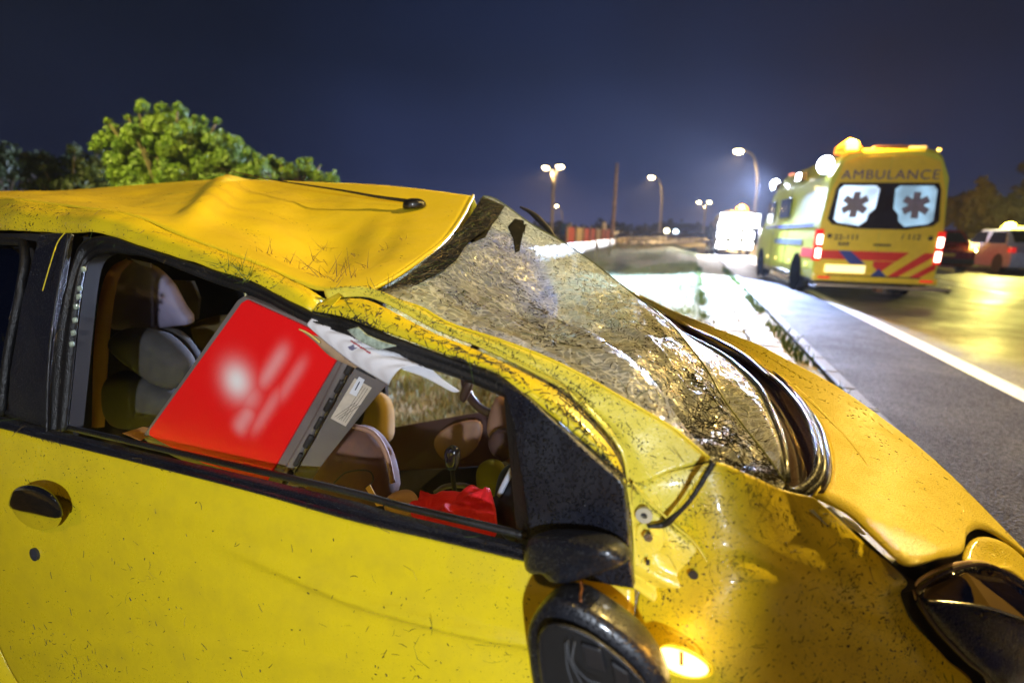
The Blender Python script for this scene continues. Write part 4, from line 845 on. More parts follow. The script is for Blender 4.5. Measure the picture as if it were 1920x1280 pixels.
def sheet(name, pts, m, kind='structure'):
    o = mesh(name, pts, [tuple(range(len(pts)))], m, None, smooth=False); o['kind'] = kind; return o
sheet('road', [RP(1.2, -30), RP(90, -30), RP(90, 600), RP(1.2, 600)], asphalt('wet_asphalt', (.075, .068, .06), .8))
sheet('hard_shoulder', [RP(0, -30, 0), RP(1.2, -30, 0), RP(1.2, 600, 0), RP(0, 600, 0)], asphalt('shoulder_asphalt', (.045, .042, .045), -.5, .03))
m, t, b, o_ = mat('verge_soil'); c = nd(t, 'ShaderNodeTexCoord').outputs['Object']
n = nd(t, 'ShaderNodeTexNoise', {'Vector': c, 'Scale': 2.2, 'Detail': 9.0, 'Roughness': .72}); rp = nd(t, 'ShaderNodeValToRGB', {0: n.outputs['Fac']})
rp.color_ramp.elements[0].position = .35; rp.color_ramp.elements[0].color = (.08, .11, .03, 1); rp.color_ramp.elements[1].position = .62; rp.color_ramp.elements[1].color = (.30, .24, .13, 1)
t.links.new(rp.outputs[0], b.inputs['Base Color']); b.inputs['Roughness'].default_value = .9
bp = nd(t, 'ShaderNodeBump', {'Height': n.outputs['Fac'], 'Strength': .9, 'Distance': .06}); t.links.new(bp.outputs[0], b.inputs['Normal'])
SOIL = m
# verge: falls gently away from the kerb to the left
def vz(a, al=0.0):                        # height as a function of distance left of the kerb
    a = -a
    return -.01-.30*min(1, max(0, a-.9)/2.2)+.62*math.exp(-((al-26)/9)**2)*min(1, max(0, a-.9)/1.5)*max(0, 1-max(0, a-6)/4)+.05*math.sin(al*.9+a)*min(1, max(0, a-1))
Vg, nu_, nv_ = [], 46, 90
for j in range(nv_):
    al = -8+(j/(nv_-1))**2.2*500
    for i in range(nu_):
        a = -(i/(nu_-1))**2.4*300
        Vg.append(RP(a, al, vz(a, al)+(.02*math.sin(a*5+al*3) if a < -1 else 0)))
gr_ = mesh('verge', Vg, gridfaces(nu_, nv_), SOIL, None); gr_['kind'] = 'structure'
gd = sheet('ground', [(-900, -900, -.45), (900, -900, -.45), (900, 1500, -.45), (-900, 1500, -.45)], simple('dark_field', (.03, .035, .015), .95))
WHITE = simple('road_marking_white', (.74, .74, .72), .45, noise=.25, scale=20)
sheet('edge_line', [RP(1.06, -30, .004), RP(1.24, -30, .004), RP(1.24, 600, .004), RP(1.06, 600, .004)], WHITE)
for k in range(-1, 24):
    if k < 0: continue
    sheet('lane_dash', [RP(5.12, 9.0+k*12, .004), RP(5.34, 9.0+k*12, .004), RP(5.34, 13.2+k*12, .004), RP(5.12, 13.2+k*12, .004)], WHITE)
sheet('far_edge_line', [RP(10.7, -30, .004), RP(10.9, -30, .004), RP(10.9, 600, .004), RP(10.7, 600, .004)], WHITE)
# perforated paving strip beside the shoulder
pav = empty('paving_strip', tuple(RP(-.5, 0))); pav['kind'] = 'structure'
STONE = simple('pale_concrete', (.42, .42, .40), .8, noise=.3, scale=12, bump=.5, bscale=120)
bx = mesh('paving_stone', [(x, y, z) for z in (0, .05) for x, y in ((-.145, -.095), (.145, -.095), (.145, .095), (-.145, .095))], BOXF, STONE, pav, smooth=False, bevel=.012, world=False)
cnt = 0
for r_ in range(2):
    for k in range(62):
        al = -3.1+k*.205
        if cnt: o = bx.copy(); COL.objects.link(o); o.parent = pav
        else: o = bx
        p = RP(-.42-.31*r_+rng.normal(0, .008), al+(.1 if r_ else 0), -.035+rng.normal(0, .006))-np.array(pav.location)
        o.location = p; o.rotation_euler = (rng.normal(0, .03), rng.normal(0, .03), -HD+rng.normal(0, .03)); cnt += 1
# kerb stones
kb = empty('kerb', tuple(RP(0, 0))); kb['kind'] = 'structure'
k0_ = mesh('kerb_stone', [(x, y, z) for z in (-.1, .03) for x, y in ((-.05, -.24), (.05, -.24), (.05, .24), (-.05, .24))], BOXF, simple('dark_kerb', (.11, .11, .12), .8, noise=.4, bump=.5), kb, smooth=False, bevel=.01, world=False)
for k in range(60):
    o = k0_ if k == 0 else k0_.copy()
    if k: COL.objects.link(o); o.parent = kb
    o.location = RP(-.06, -4+k*.5, 0)-np.array(kb.location); o.rotation_euler = (0, 0, -HD)
# grass blades on the verge, one mass
def grass(name, spots, m, hmin, hmax, w=.006):
    n = len(spots); P = np.array(spots); h = rng.uniform(hmin, hmax, n); ang = rng.uniform(0, 2*math.pi, n); lean = rng.normal(0, .35, (n, 2))*h[:, None]
    dx, dy = np.cos(ang)*w, np.sin(ang)*w
    A = P+np.stack([dx, dy, 0*h], 1); B = P-np.stack([dx, dy, 0*h], 1)
    mid_ = P+np.stack([lean[:, 0]*.35, lean[:, 1]*.35, h*.6], 1); C1 = mid_+np.stack([dx, dy, 0*h], 1)*.6; C2 = mid_-np.stack([dx, dy, 0*h], 1)*.6
    T_ = P+np.stack([lean[:, 0], lean[:, 1], h], 1)
    vs = np.stack([A, B, C1, C2, T_], 1).reshape(-1, 3); i = np.arange(n)[:, None]*5
    fs = [tuple(x) for x in np.concatenate([i, i+1, i+3, i+2], 1)]+[tuple(x) for x in np.concatenate([i+2, i+3, i+4], 1)]
    o = mesh(name, vs, fs, m, None, smooth=False); o['kind'] = 'stuff'; return o
sp = []
for _ in range(70000):
    al = rng.uniform(-3.2, 16) if rng.random() < .62 else rng.uniform(14, 42); a = -abs(rng.normal(0, 1))*3.2-1.02
    if rng.random() < .5*max(0, math.sin(a*2.1+al*.9)): continue
    sp.append(RP(a, al, vz(a, al)))
GR = simple('verge_grass', (.26, .32, .20), .7, noise=.5, scale=3)
tag(grass('grass', sp, GR, .03, .11), 'patchy wet grass covering the verge between wreck and road')
sp = []
for _ in range(22000):
    x, y = rng.uniform(-2.2, 2.4), rng.uniform(2.1, 6.0); q = np.array([x, y, 0])-K0; a, al = q@RX, q@RF
    if a > -1.1: continue
    sp.append(RP(a, al, vz(a, al)-.01))
tag(grass('dead_grass', sp, simple('dead_grass_straw', (.20, .16, .07), .85, noise=.6, scale=3), .03, .12, .005), 'flattened straw coloured grass beyond the wreck')
sp = []
for _ in range(5200):
    al = rng.uniform(-3.2, 14); a = (-.21 if rng.random() < .45 else -1.0)+rng.normal(0, .045)
    if math.sin(al*4.3+a*3)+math.sin(al*1.7) < -.2: continue
    sp.append(RP(a, al, -.01))
tag(grass('weeds', sp, simple('weed_green', (.07, .12, .015), .7, noise=.4), .04, .14), 'weeds growing in the joints beside the paving strip')

# ================================================================== AMBULANCE
AH = R(14.5); AO = np.array([5.62, 9.75, 0]); a_r = np.array([math.cos(AH), -math.sin(AH), 0]); a_f = np.array([math.sin(AH), math.cos(AH), 0])
amb = empty('ambulance', tuple(AO+a_r*1.0), 'yellow ambulance with red and blue stripes and blazing side floodlights, on the edge line', 'ambulance', rz=-AH)
AYEL = simple('ambulance_yellow', (.72, .52, .03), .35, noise=.08, coat=.4)
ALIME = simple('ambulance_lime', (.52, .55, .06), .38, noise=.08, coat=.3)
ARED = simple('stripe_red', (.60, .02, .015), .4, noise=.1); ABLU = simple('stripe_blue', (.02, .04, .35), .4, noise=.1)
def section(y, zt, zs=.32, tw=.77, wb=1.0):
    pr = [(wb-.04, zs), (wb, zs+.18), (wb, 1.05), (wb-.02, 1.35), (wb-.09, zt-.45), (tw, zt-.14), (tw-.10, zt-.04), (tw-.28, zt)]
    return [(x, y, z) for x, z in pr]+[(-x, y, z) for x, z in pr[::-1]]
secs = [section(0.0, 2.58), section(.04, 2.64), section(4.2, 2.66), section(4.55, 2.58, tw=.74), section(4.95, 2.15, tw=.70), section(5.25, 1.62, tw=.72), section(5.75, 1.25, tw=.70, wb=.95), section(5.95, .95, tw=.62, wb=.85)]
for s in secs[5:]:                         # bonnet: flatten
    for i, (x, y, z) in enumerate(s): s[i] = (x, y, min(z, s[7][2]))
vs = [p for s in secs for p in s]; ns = 16
F = [(j*ns+i, j*ns+(i+1) % ns, (j+1)*ns+(i+1) % ns, (j+1)*ns+i) for j in range(len(secs)-1) for i in range(ns)]+[tuple(range(ns))[::-1], tuple((len(secs)-1)*ns+i for i in range(ns))]
body = mesh('body', vs, F, ALIME, amb, smooth=False, world=False, bevel=.02)
def fx(u, z):                              # rear-face point: u from -1 to 1 over the half-width at that height
    hw = 1.0 if z < 1.35 else np.interp(z, [1.35, 2.15, 2.5], [.98, .90, .76]); return u*hw
def rear(name, P, m, th=.006, parent=None, y=-.004, bevel=0.0):
    vs = [(fx(u, z), y, z) for u, z in P]+[(fx(u, z), y-th, z) for u, z in P]; k = len(P)
    F = [tuple(range(k)), tuple(range(2*k-1, k-1, -1))]+[(i, (i+1) % k, k+(i+1) % k, k+i) for i in range(k)]
    return mesh(name, vs, F, m, parent or amb, smooth=False, world=False, bevel=bevel)
def rrect(u0, z0, u1, z1, r=.06, n=4):
    out = []
    for cx, cz, a0 in ((u1-r, z0+r, -90), (u1-r, z1-r, 0), (u0+r, z1-r, 90), (u0+r, z0+r, 180)):
        for k in range(n+1): a = R(a0+90*k/n); out.append((cx+r*math.cos(a), cz+r*math.sin(a)))
    return out
for s_ in (-1, 1):
    P = [(s_*u, z) for u, z in [(.006, .42), (.97, .42), (.985, 1.2), (.97, 1.9), (.93, 2.42), (.6, 2.52), (.006, 2.52)]]
    rear('rear_door', P if s_ > 0 else P[::-1], AYEL, .012, y=-.001, bevel=.004)
Y1 = -.016
frame_ = rear('window_surround', [(-.80, 1.33), (-.40, 1.26), (.40, 1.26), (.80, 1.33), (.90, 1.42), (.885, 1.95), (.84, 2.06), (-.84, 2.06), (-.885, 1.95), (-.90, 1.42)], simple('surround_black', (.012, .008, .010), .2), .012, y=Y1)
def winmat(name, s, col):
    m, t, b, o = mat(name); c = nd(t, 'ShaderNodeTexCoord').outputs['Object']
    sx = nd(t, 'ShaderNodeSeparateXYZ', {0: c}); n = nd(t, 'ShaderNodeTexNoise', {'Vector': c, 'Scale': 2.2, 'Detail': 1.0})
    st = nd(t, 'ShaderNodeMapRange', {0: n.outputs['Fac'], 1: .38, 2: .62, 3: s*.55, 4: s*1.25})
    b.inputs['Base Color'].default_value = (.1, .1, .1, 1); b.inputs['Emission Color'].default_value = (*col, 1); t.links.new(st.outputs[0], b.inputs['Emission Strength']); b.inputs['Roughness'].default_value = .1
    return m
WL, WR = winmat('lit_window_left', 1.5, (.62, .80, 1.0)), winmat('lit_window_right', .85, (.42, .70, .95))
PL = [(-.80, 1.42), (-.72, 1.36), (-.36, 1.31), (-.26, 1.40), (-.24, 1.52), (-.15, 1.62), (-.13, 1.95), (-.20, 2.01), (-.76, 2.01), (-.82, 1.94)]
wl = rear('rear_window', PL, WL, .006, frame_, y=Y1-.012); wr = rear('rear_window', [(-u, z) for u, z in PL][::-1], WR, .006, frame_, y=Y1-.012)
GREYS = simple('emblem_grey', (.22, .19, .30), .6)
for w_, cx in ((wl, -.50), (wr, .50)):     # six-armed medical star
    for k in range(3):
        a = R(60*k); d = (math.sin(a), math.cos(a)); n_ = (d[1], -d[0]); L, h = .225, .060
        P = [(cx+d[0]*L*p+n_[0]*h*q, 1.68+d[1]*L*p+n_[1]*h*q) for p, q in ((-1, -1), (1, -1), (1, 1), (-1, 1))]
        rear('star_arm', P, GREYS, .002+.001*k, w_, y=Y1-.019)
def text(name, s, size, x, z, m, parent, y=-.02, xs=1.0, bold=0.0):
    cu = bpy.data.curves.new(name, 'FONT'); cu.body = s; cu.size = size; cu.align_x = 'CENTER'; cu.align_y = 'CENTER'; cu.extrude = .002; cu.offset = bold; cu.space_character = 1.12
    cu.materials.append(m); o = bpy.data.objects.new(name, cu); COL.objects.link(o); o.parent = parent
    bpy.context.view_layer.update(); me = bpy.data.meshes.new_from_object(o); bpy.data.objects.remove(o)
    o = bpy.data.objects.new(name, me); COL.objects.link(o); o.parent = parent
    o.location = (x, y, z); o.rotation_euler = (R(90), 0, 0); o.scale = (xs, 1, 1); return o
TXT = simple('lettering_violet', (.06, .05, .20), .5); TXD = simple('lettering_dark', (.05, .04, .05), .6)
text('lettering', 'AMBULANCE', .225, -.0, 2.19, TXT, amb, xs=1.06, bold=0.0)
text('lettering', '22-111', .13, -.52, 1.10, TXD, amb, bold=.003); text('lettering', '/ 112', .13, .50, 1.13, TXD, amb, bold=.003); text('lettering', 'RAV', .09, -.55, .98, TXD, amb, bold=.004)
rear('door_handle', rrect(-.07, .965, .20, .995, .012), DARK, .03, y=Y1)
for u in (-.80, .80): disc('door_lock', np.array([u, Y1, 1.12]), .04, -.01, DARK, amb, ax=(0, 1, 0), world=False, n=16)
# stripes
SB, ST, SM = .42, .86, .64
rear('red_stripe', [(-.96, .70), (.34, .70), (.52, ST), (-.96, ST)], ARED, .004, y=Y1)
rear('blue_stripe', [(-.62, ST), (-.42, ST), (-.14, .62), (-.40, .62)], ABLU, .004, y=Y1-.005)
rear('blue_wedge', [(-.03, SB), (.22, SB), (.08, .56)], ABLU, .004, y=Y1-.005)
rear('red_stripe', [(-.02, .60), (.10, .48), (.32, .69), (-.02, .69)], ARED, .004, y=Y1-.001)
rear('red_stripe', [(.24, SB), (.40, SB), (.95, .83), (.95, ST), (.76, ST)], ARED, .004, y=Y1)
rear('red_stripe', [(.58, SB), (.74, SB), (.96, .58), (.96, .70)], ARED, .004, y=Y1)
box('number_plate', (-.80, Y1-.02, .46), (-.14, Y1-.002, .60), emis('lit_plate', (1.0, .86, .42), 1.3), amb)
for k in range(6): box('plate_mark', (-.74+.1*k, Y1-.024, .49), (-.68+.1*k, Y1-.021, .57), TXD, amb) if False else None
box('bumper', (-1.0, -.10, .30), (1.0, .0, .42), AYEL, amb, bevel=.02)
box('bumper_groove', (-.78, -.104, .405), (.72, -.09, .424), DARK, amb)
box('step', (-.98, -.34, .22), (1.12, -.14, .26), simple('worn_step', (.45, .40, .42), .35, .8), amb, bevel=.008)
for x in (-.98, 1.08): box('step_bracket', (x-.02, -.30, .18), (x+.03, .06, .22), DARK, amb)
LIT = emis('lit_tail_lamp', (1.0, .80, .62), 7.0); TLR = simple('tail_lens', (.55, .01, .01), .15, emit=(1, .03, .02), estr=.6)
for s_ in (-1, 1):
    tl = box('tail_light', (min(s_*.90, s_*1.02), -.03, .66), (max(s_*.90, s_*1.02), .10, 1.24), TLR, amb, bevel=.015)
    for z in (.80, 1.05): box('lamp_unit', (min(s_*.91, s_*1.0), -.045, z-.085), (max(s_*.91, s_*1.0), -.028, z+.085), LIT, tl, bevel=.012)
    box('reflector', (min(s_*.72, s_*.92), -.108, .345), (max(s_*.72, s_*.92), -.099, .385), TLR, amb)
    text_ = None
# roof: light bars, beacon, floodlights
ra = box('roof_rail', (-.30, .05, 2.62), (.25, .16, 2.70), MAROON, amb, bevel=.02)
box('roof_bar', (.0, .4, 2.66), (.68, .62, 2.74), simple('pale_bar', (.6, .6, .62), .3), amb, bevel=.03)
AMB_E = emis('lit_amber', (1.0, .42, .03), 30.0)
HALO = emis('amber_halo_glow', (1.0, .30, .015), 1.6)  # oversized glowing dome stands in for the orange halo round a beacon
bz = disc('beacon_halo', np.array([-.66, .16, 2.58]), .21, .10, HALO, amb, ax=(0, 0, 1), world=False, dome=.16)
bc = disc('amber_beacon', np.array([-.66, .0, 2.62]), .10, .13, AMB_E, amb, ax=(0, 0, 1), world=False, dome=.03)
disc('amber_beacon', np.array([.72, .10, 2.60]), .03, .04, emis('small_amber', (1, .6, .1), 5.0), amb, ax=(0, 0, 1), world=False)
FL = emis('lit_floodlight', (.72, .80, 1.0), 150.0)
for y in (1.9, 4.3):
    hs = box('floodlight', (-1.0, y-.16, 2.26), (-.86, y+.16, 2.44), DARK, amb, bevel=.01)
    box('lamp_glass', (-1.012, y-.13, 2.29), (-1.001, y+.13, 2.41), FL, hs)
for y, r_ in ((.30, .15), (4.35, .12)):
    fl = disc('round_floodlight', np.array([-.93, y, 2.40]), r_+.02, .03, DARK, amb, ax=(-.75, -.62, -.05), world=False)
    disc('lamp_glass', np.array([-.93, y, 2.40])+np.array([-.75, -.62, -.05])*.034, r_, .02, FL, fl, ax=(-.75, -.62, -.05), world=False)
# left flank: windows, stripe, markers, wheels, mirror, skirt
XS = -1.004
box('side_window', (XS-.004, 3.85, 1.42), (XS+.06, 4.5, 1.95), simple('dark_glass', (.01, .012, .02), .06, coat=1.0), amb, bevel=.02)
box('side_window', (XS-.004, 2.35, 1.50), (XS+.05, 3.2, 1.95), simple('dark_glass_side', (.02, .03, .05), .06, coat=1.0), amb, bevel=.02)
box('side_stripe', (XS-.003, .3, 1.28), (XS+.002, 4.6, 1.34), ABLU, amb)
box('side_stripe', (XS-.003, .9, .92), (XS+.002, 3.4, 1.04), simple('side_grey_blue', (.12, .16, .22), .4), amb)
box('side_stripe', (XS-.003, .05, .70), (XS+.002, .9, .88), ARED, amb)
box('door_seam', (XS-.004, 3.62, .40), (XS+.002, 3.635, 2.0), DARK, amb); box('door_seam', (XS-.004, 2.25, .40), (XS+.002, 2.262, 2.2), DARK, amb)
box('skirt', (XS-.02, 1.5, .26), (XS+.04, 4.2, .36), CHROME, amb, bevel=.01)
MK = emis('side_marker', (1.0, .72, .20), 3.0)
for y in (.45, 1.75, 3.0, 3.9): disc('marker_lamp', np.array([XS, y, .58]), .032, .012, MK, amb, ax=(-1, 0, 0), world=False, n=14)
def wheel(parent, c, r, w, ax=(1, 0, 0), rimc=None):
    c = np.array(c, float); ax = np.array(ax, float)
    t_ = tube('wheel', [c+np.array([0, math.cos(a)*(r-w*.45), math.sin(a)*(r-w*.45)]) for a in np.linspace(0, 2*math.pi, 20, endpoint=False)], w*.45, RUB, parent, 40, 8, closed=True, world=False)
    for s_ in (-1, 1): disc('rim', c+ax*s_*w*.30, r*.66, .02, rimc or simple('wheel_rim_grey', (.06, .06, .065), .5, .3), t_, ax=ax*s_, world=False, n=24)
    return t_
ARCH = simple('arch_black', (.003, .003, .003), .9, spec=0.0)
for x in (-.86, .86):
    for y in (1.15, 4.75): wheel(amb, (x, y, .35), .35, .24)
    for y in (1.15, 4.75): disc('wheel_arch', np.array([x+(.147 if x > 0 else -.147), y, .38]), .39, .004, ARCH, amb, ax=(1 if x > 0 else -1, 0, 0), world=False, n=28)
box('axle', (-.6, .5, .22), (.7, 1.4, .40), DARK, amb); box('chassis', (-.92, .1, .26), (.92, 5.6, .40), DARK, amb)
box('tow_hook', (.06, -.14, .14), (.16, .05, .22), simple('rusty_hook', (.35, .15, .05), .6), amb)
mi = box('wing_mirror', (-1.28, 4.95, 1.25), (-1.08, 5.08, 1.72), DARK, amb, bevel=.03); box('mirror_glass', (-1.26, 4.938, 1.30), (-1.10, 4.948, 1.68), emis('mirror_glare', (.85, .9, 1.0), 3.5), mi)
box('mirror_arm', (-1.12, 4.98, 1.3), (-.96, 5.04, 1.35), DARK, amb)
for k in range(2): disc('top_marker', np.array([-.74, 3.6+k*.25, 2.58]), .03, .03, emis('top_marker_red', (1, .3, .2), 2.0), amb, ax=(0, 0, 1), world=False)
def aw(x, y, z): return tuple(AO+a_r*(1.0+x)+a_f*y+np.array([0, 0, z]))
for y, e_, dy, cn in ((1.9, 12000, 1.3, 108), (4.3, 24000, 3.6, 112)): lamp('flood_beam', 'SPOT', aw(-1.30, y, 2.38), e_, BLUEW, aw(-5.6, y-dy, 0), .08, cn, .3)
lamp('beacon_glow', 'POINT', aw(-.66, .05, 2.85), 1100, (1, .5, .08), size=.08)

# ================================================================== OTHER VEHICLES
def place(px, py, z=0.0): q = Zp(px, py, z); return np.array([q[0], q[1], z])
def carbody(root, L, W2, Hh, roof, mB, mG, belt=.62, van=False):
    """side profile lofted over the width; local: x across, y forward (rear at 0)"""
    hi = [(0.0, .35), (.02, belt+.12), (.10*L, Hh*.66), (roof[0]*L, Hh), (roof[1]*L, Hh), (roof[2]*L, Hh*.66), (.97*L, Hh*.52), (L, .34)]
    def prof(k): return [(y, z) for y, z in hi]
    rows = []
    for x, sy in ((-W2, 0), (-W2*.98, 0), (-W2*.80, 1), (W2*.80, 1), (W2*.98, 0), (W2, 0)):
        P = [(x if z < Hh*.68 else x*(.86 if abs(x) > .9*W2 else 1), y, z if (abs(x) < W2 or z < Hh*.6) else z-.02) for y, z in hi]
        P = [(x_, L*.02, .22) for x_ in [x]]+P+[(x, L*.97, .22)]; rows.append(P)
    n = len(rows[0]); vs = [p for r_ in rows for p in r_]
    F = [(j*n+i, j*n+(i+1) % n, (j+1)*n+(i+1) % n, (j+1)*n+i) for j in range(len(rows)-1) for i in range(n)]+[tuple(range(n))[::-1], tuple((len(rows)-1)*n+i for i in range(n))]
    b = mesh('body', vs, F, mB, root, smooth=False, world=False, bevel=.03)
    for s_ in (-1, 1):
        x = s_*W2*.885; ex = s_*W2*1.0
        for y0, y1 in ((.16, .42), (.45, .68)):
            z0, z1 = Hh*.68, Hh*.95
            P = [(s_*W2*.985, (y0+(.0 if y0 > .3 else -.03))*L, z0), (s_*W2*.985, (y1+(.05 if y1 > .5 else 0))*L, z0), (s_*W2*.87, y1*L-.05, z1), (s_*W2*.87, (y0+.03)*L, z1)]
            Q = [(p[0]+s_*.012, p[1], p[2]) for p in P]; mesh('side_window', P+Q, BOXF, mG, root, smooth=False, world=False)
    P = [(-W2*.8, .085*L, Hh*.70), (W2*.8, .085*L, Hh*.70), (W2*.76, roof[0]*L-.04, Hh*.96), (-W2*.76, roof[0]*L-.04, Hh*.96)]
    mesh('rear_window', P+[(p[0], p[1]-.015, p[2]+.004) for p in P], BOXF, mG, root, smooth=False, world=False)
    for x in (-W2*.86, W2*.86):
        for y in (.19*L, .80*L): wheel(root, (x, y, .31), .31, .2)
        for y in (.19*L, .80*L): disc('wheel_arch', np.array([x+(W2*.142 if x > 0 else -W2*.142), y, .33]), .36, .004, DARK, root, ax=(1 if x > 0 else -1, 0, 0), world=False, n=24)
    return b
GLS = simple('car_glass', (.015, .013, .01), .05, coat=1.0)
p0 = Zp(1888, 514)
pol = empty('police_car', (p0[0]+.84, p0[1]-.29, 0), 'silver police car with blue and red stripes under a glaring amber beacon, right edge', 'police car', rz=-HD)
carbody(pol, 4.3, .88, 1.55, (.20, .60, .78), simple('silver_white', (.52, .55, .74), .3, coat=.5), GLS)
def flank(name, P, m, parent, x):
    vs = [(x, y, z) for y, z in P]+[(x-.004, y, z) for y, z in P]; k = len(P)
    return mesh(name, vs, [tuple(range(k)), tuple(range(2*k-1, k-1, -1))]+[(i, (i+1) % k, k+(i+1) % k, k+i) for i in range(k)], m, parent, smooth=False, world=False)
flank('blue_stripe', [(2.6, .35), (3.0, .35), (3.5, .85), (3.1, .85)], ABLU, pol, -.884); flank('red_stripe', [(3.05, .35), (3.4, .35), (3.9, .85), (3.55, .85)], ARED, pol, -.884)
for s_ in (-1, 1):
    box('tail_light', (s_*.84-.09, -.03, .74), (s_*.84+.05, .22, .92), TLR, pol, bevel=.02)
box('light_bar', (-.55, 1.55, 1.56), (.55, 1.85, 1.66), emis('lit_bar', (1.0, .80, .12), 9.0), pol, bevel=.02)
disc('amber_beacon', np.array([-.35, 1.7, 1.64]), .16, .12, emis('beacon_core', (1.0, .75, .10), 28.0), pol, ax=(0, 0, 1), world=False, dome=.05)
disc('side_lamp', np.array([-.895, .12, .88]), .05, .01, emis('side_lamp_amber', (1, .65, .2), 5.0), pol, ax=(-1, 0, 0), world=False)
pw = lambda o, x, y, z: tuple(np.array(o.location)+RX*x+RF*y+np.array([0, 0, z]))
lamp('police_beacon_glow', 'POINT', pw(pol, -.35, 1.7, 2.05), 1900, (1.0, .86, .20), size=.12)
q0 = Zp(1826, 512)
redc = empty('red_car', (q0[0]-.86, q0[1]+.3, 0), 'dark red car with lit rear lamps, between the ambulance and the police car', 'car', rz=-HD)
carbody(redc, 4.2, .86, 1.48, (.24, .60, .78), simple('car_red', (.18, .012, .012), .25, coat=.8), GLS)
for s_ in (-1, 1): box('tail_light', (s_*.78-.11, -.035, .82), (s_*.78+.09, .10, 1.02), emis('lit_rear_amber', (1.0, .62, .10), 9.0), redc, bevel=.02)
box('number_plate', (-.26, -.02, .55), (.26, .0, .66), simple('plate_yellow', (.6, .42, .05), .4), redc); box('bumper', (-.84, -.09, .28), (.84, .05, .48), DARK, redc, bevel=.04)
# van ahead with all its work lamps facing back
v0 = Zp(1340, 477)
van = empty('service_van', (v0[0]+.95, v0[1]-.2, 0), 'recovery van ahead, its back glaring white with work lamps under an amber beacon', 'van', rz=-R(17))
vs = [(x, y, z) for s in secs for (x, y, z) in s]
VW = simple('van_white', (.75, .75, .78), .4)
mesh('body', [(x, y, z*.95) for x, y, z in vs], F, VW, van, smooth=False, world=False, bevel=.02) if False else None
Fv = [(j*ns+i, j*ns+(i+1) % ns, (j+1)*ns+(i+1) % ns, (j+1)*ns+i) for j in range(len(secs)-1) for i in range(ns)]+[tuple(range(ns))[::-1], tuple((len(secs)-1)*ns+i for i in range(ns))]
mesh('body', [(x, y, z*.92) for x, y, z in vs], Fv, VW, van, smooth=False, world=False, bevel=.02)
WLM = emis('lit_work_lamp', (.90, .93, 1.0), 38.0)
for x in (-.68, 0, .68):
    for z in (.55, 1.1, 1.62, 2.1):
        hh = box('lamp_housing', (x*(.9 if z > 2 else 1)-.27, -.10, z-.19), (x*(.9 if z > 2 else 1)+.27, .02, z+.19), DARK, van, bevel=.01)
        box('lamp_glass', (x*(.9 if z > 2 else 1)-.25, -.112, z-.17), (x*(.9 if z > 2 else 1)+.25, -.101, z+.17), WLM, hh)
disc('beacon_halo', np.array([.25, .5, 2.42]), .34, .14, HALO, van, ax=(0, 0, 1), world=False, dome=.22); disc('amber_beacon', np.array([.25, .1, 2.46]), .11, .14, AMB_E, van, ax=(0, 0, 1), world=False, dome=.04)  # wide glowing dome added as the halo of the van's beacon
for x in (-.86, .86):
    for y in (1.1, 4.75): wheel(van, (x, y, .34), .34, .22)
vb = np.array(van.location)
lamp('van_work_beam', 'SPOT', tuple(vb+np.array([-.3, -.6, 1.5])), 9000, (.84, .88, 1.0), tuple(vb+np.array([-3.2, -9, -1.3])), .15, 130, .5)
lamp('van_beacon_glow', 'POINT', tuple(vb+np.array([.3, .3, 3.0])), 2500, (1, .5, .08), size=.15)

# ---- a person standing beside the van
def person(loc, h, label):
    loc = np.array(loc); rt = empty('person', tuple(loc), label, 'person', 'crew beside the van')
    J = {'pel': (0, 0, .53), 'ch': (0, 0, .76), 'nk': (0, 0, .85), 'hd': (0, .01, .93), 'lh': (-.055, 0, .50), 'lk': (-.07, .02, .28), 'la': (-.08, 0, .045), 'lf': (-.08, -.09, .02), 'rh': (.055, 0, .50), 'rk': (.07, .01, .28), 'ra': (.085, .03, .045), 'rf': (.09, -.06, .02),
         'ls': (-.11, 0, .81), 'le': (-.15, .02, .65), 'lw': (-.12, -.07, .54), 'rs': (.11, 0, .81), 're': (.15, .01, .64), 'rw': (.15, -.06, .52)}
    E_ = [('pel', 'ch'), ('ch', 'nk'), ('nk', 'hd'), ('pel', 'lh'), ('lh', 'lk'), ('lk', 'la'), ('la', 'lf'), ('pel', 'rh'), ('rh', 'rk'), ('rk', 'ra'), ('ra', 'rf'), ('ch', 'ls'), ('ls', 'le'), ('le', 'lw'), ('ch', 'rs'), ('rs', 're'), ('re', 'rw')]
    rad = dict(pel=.085, ch=.095, nk=.035, hd=.062, lh=.06, rh=.06, lk=.038, rk=.038, la=.026, ra=.026, lf=.022, rf=.022, ls=.048, rs=.048, le=.034, re=.034, lw=.024, rw=.024)
    K = list(J); me = bpy.data.meshes.new('body'); me.from_pydata([tuple(np.array(J[k])*h) for k in K], [(K.index(a), K.index(b)) for a, b in E_], [])
    o = bpy.data.objects.new('body', me); COL.objects.link(o); o.parent = rt
    o.modifiers.new('skin', 'SKIN'); o.modifiers.new('sub', 'SUBSURF').render_levels = 1
    for i, k in enumerate(K): me.skin_vertices[0].data[i].radius = (rad[k]*h, rad[k]*h*.8); me.skin_vertices[0].data[i].use_root = (k == 'pel')
    me.materials.append(simple('dark_workwear', (.02, .022, .04), .8))
    blob('hair', [np.array([math.cos(a)*.062, .01+math.sin(a)*.07, .955])*h for a in np.linspace(0, 2*math.pi, 10, endpoint=False)], .045*h, .01*h, simple('brown_hair', (.06, .03, .015), .8), rt, n=16, rings=4, axis=(0, 0, 1), world=False)
    for z in (.16, .22):
        for x in (-.078, .08): tube('reflective_band', [np.array([x+math.cos(a)*.046, .012+math.sin(a)*.046, z])*h for a in np.linspace(0, 2*math.pi, 10, endpoint=False)], .012*h, simple('reflective_silver', (.7, .75, .85), .3), rt, 16, 5, closed=True, world=False)
    return rt
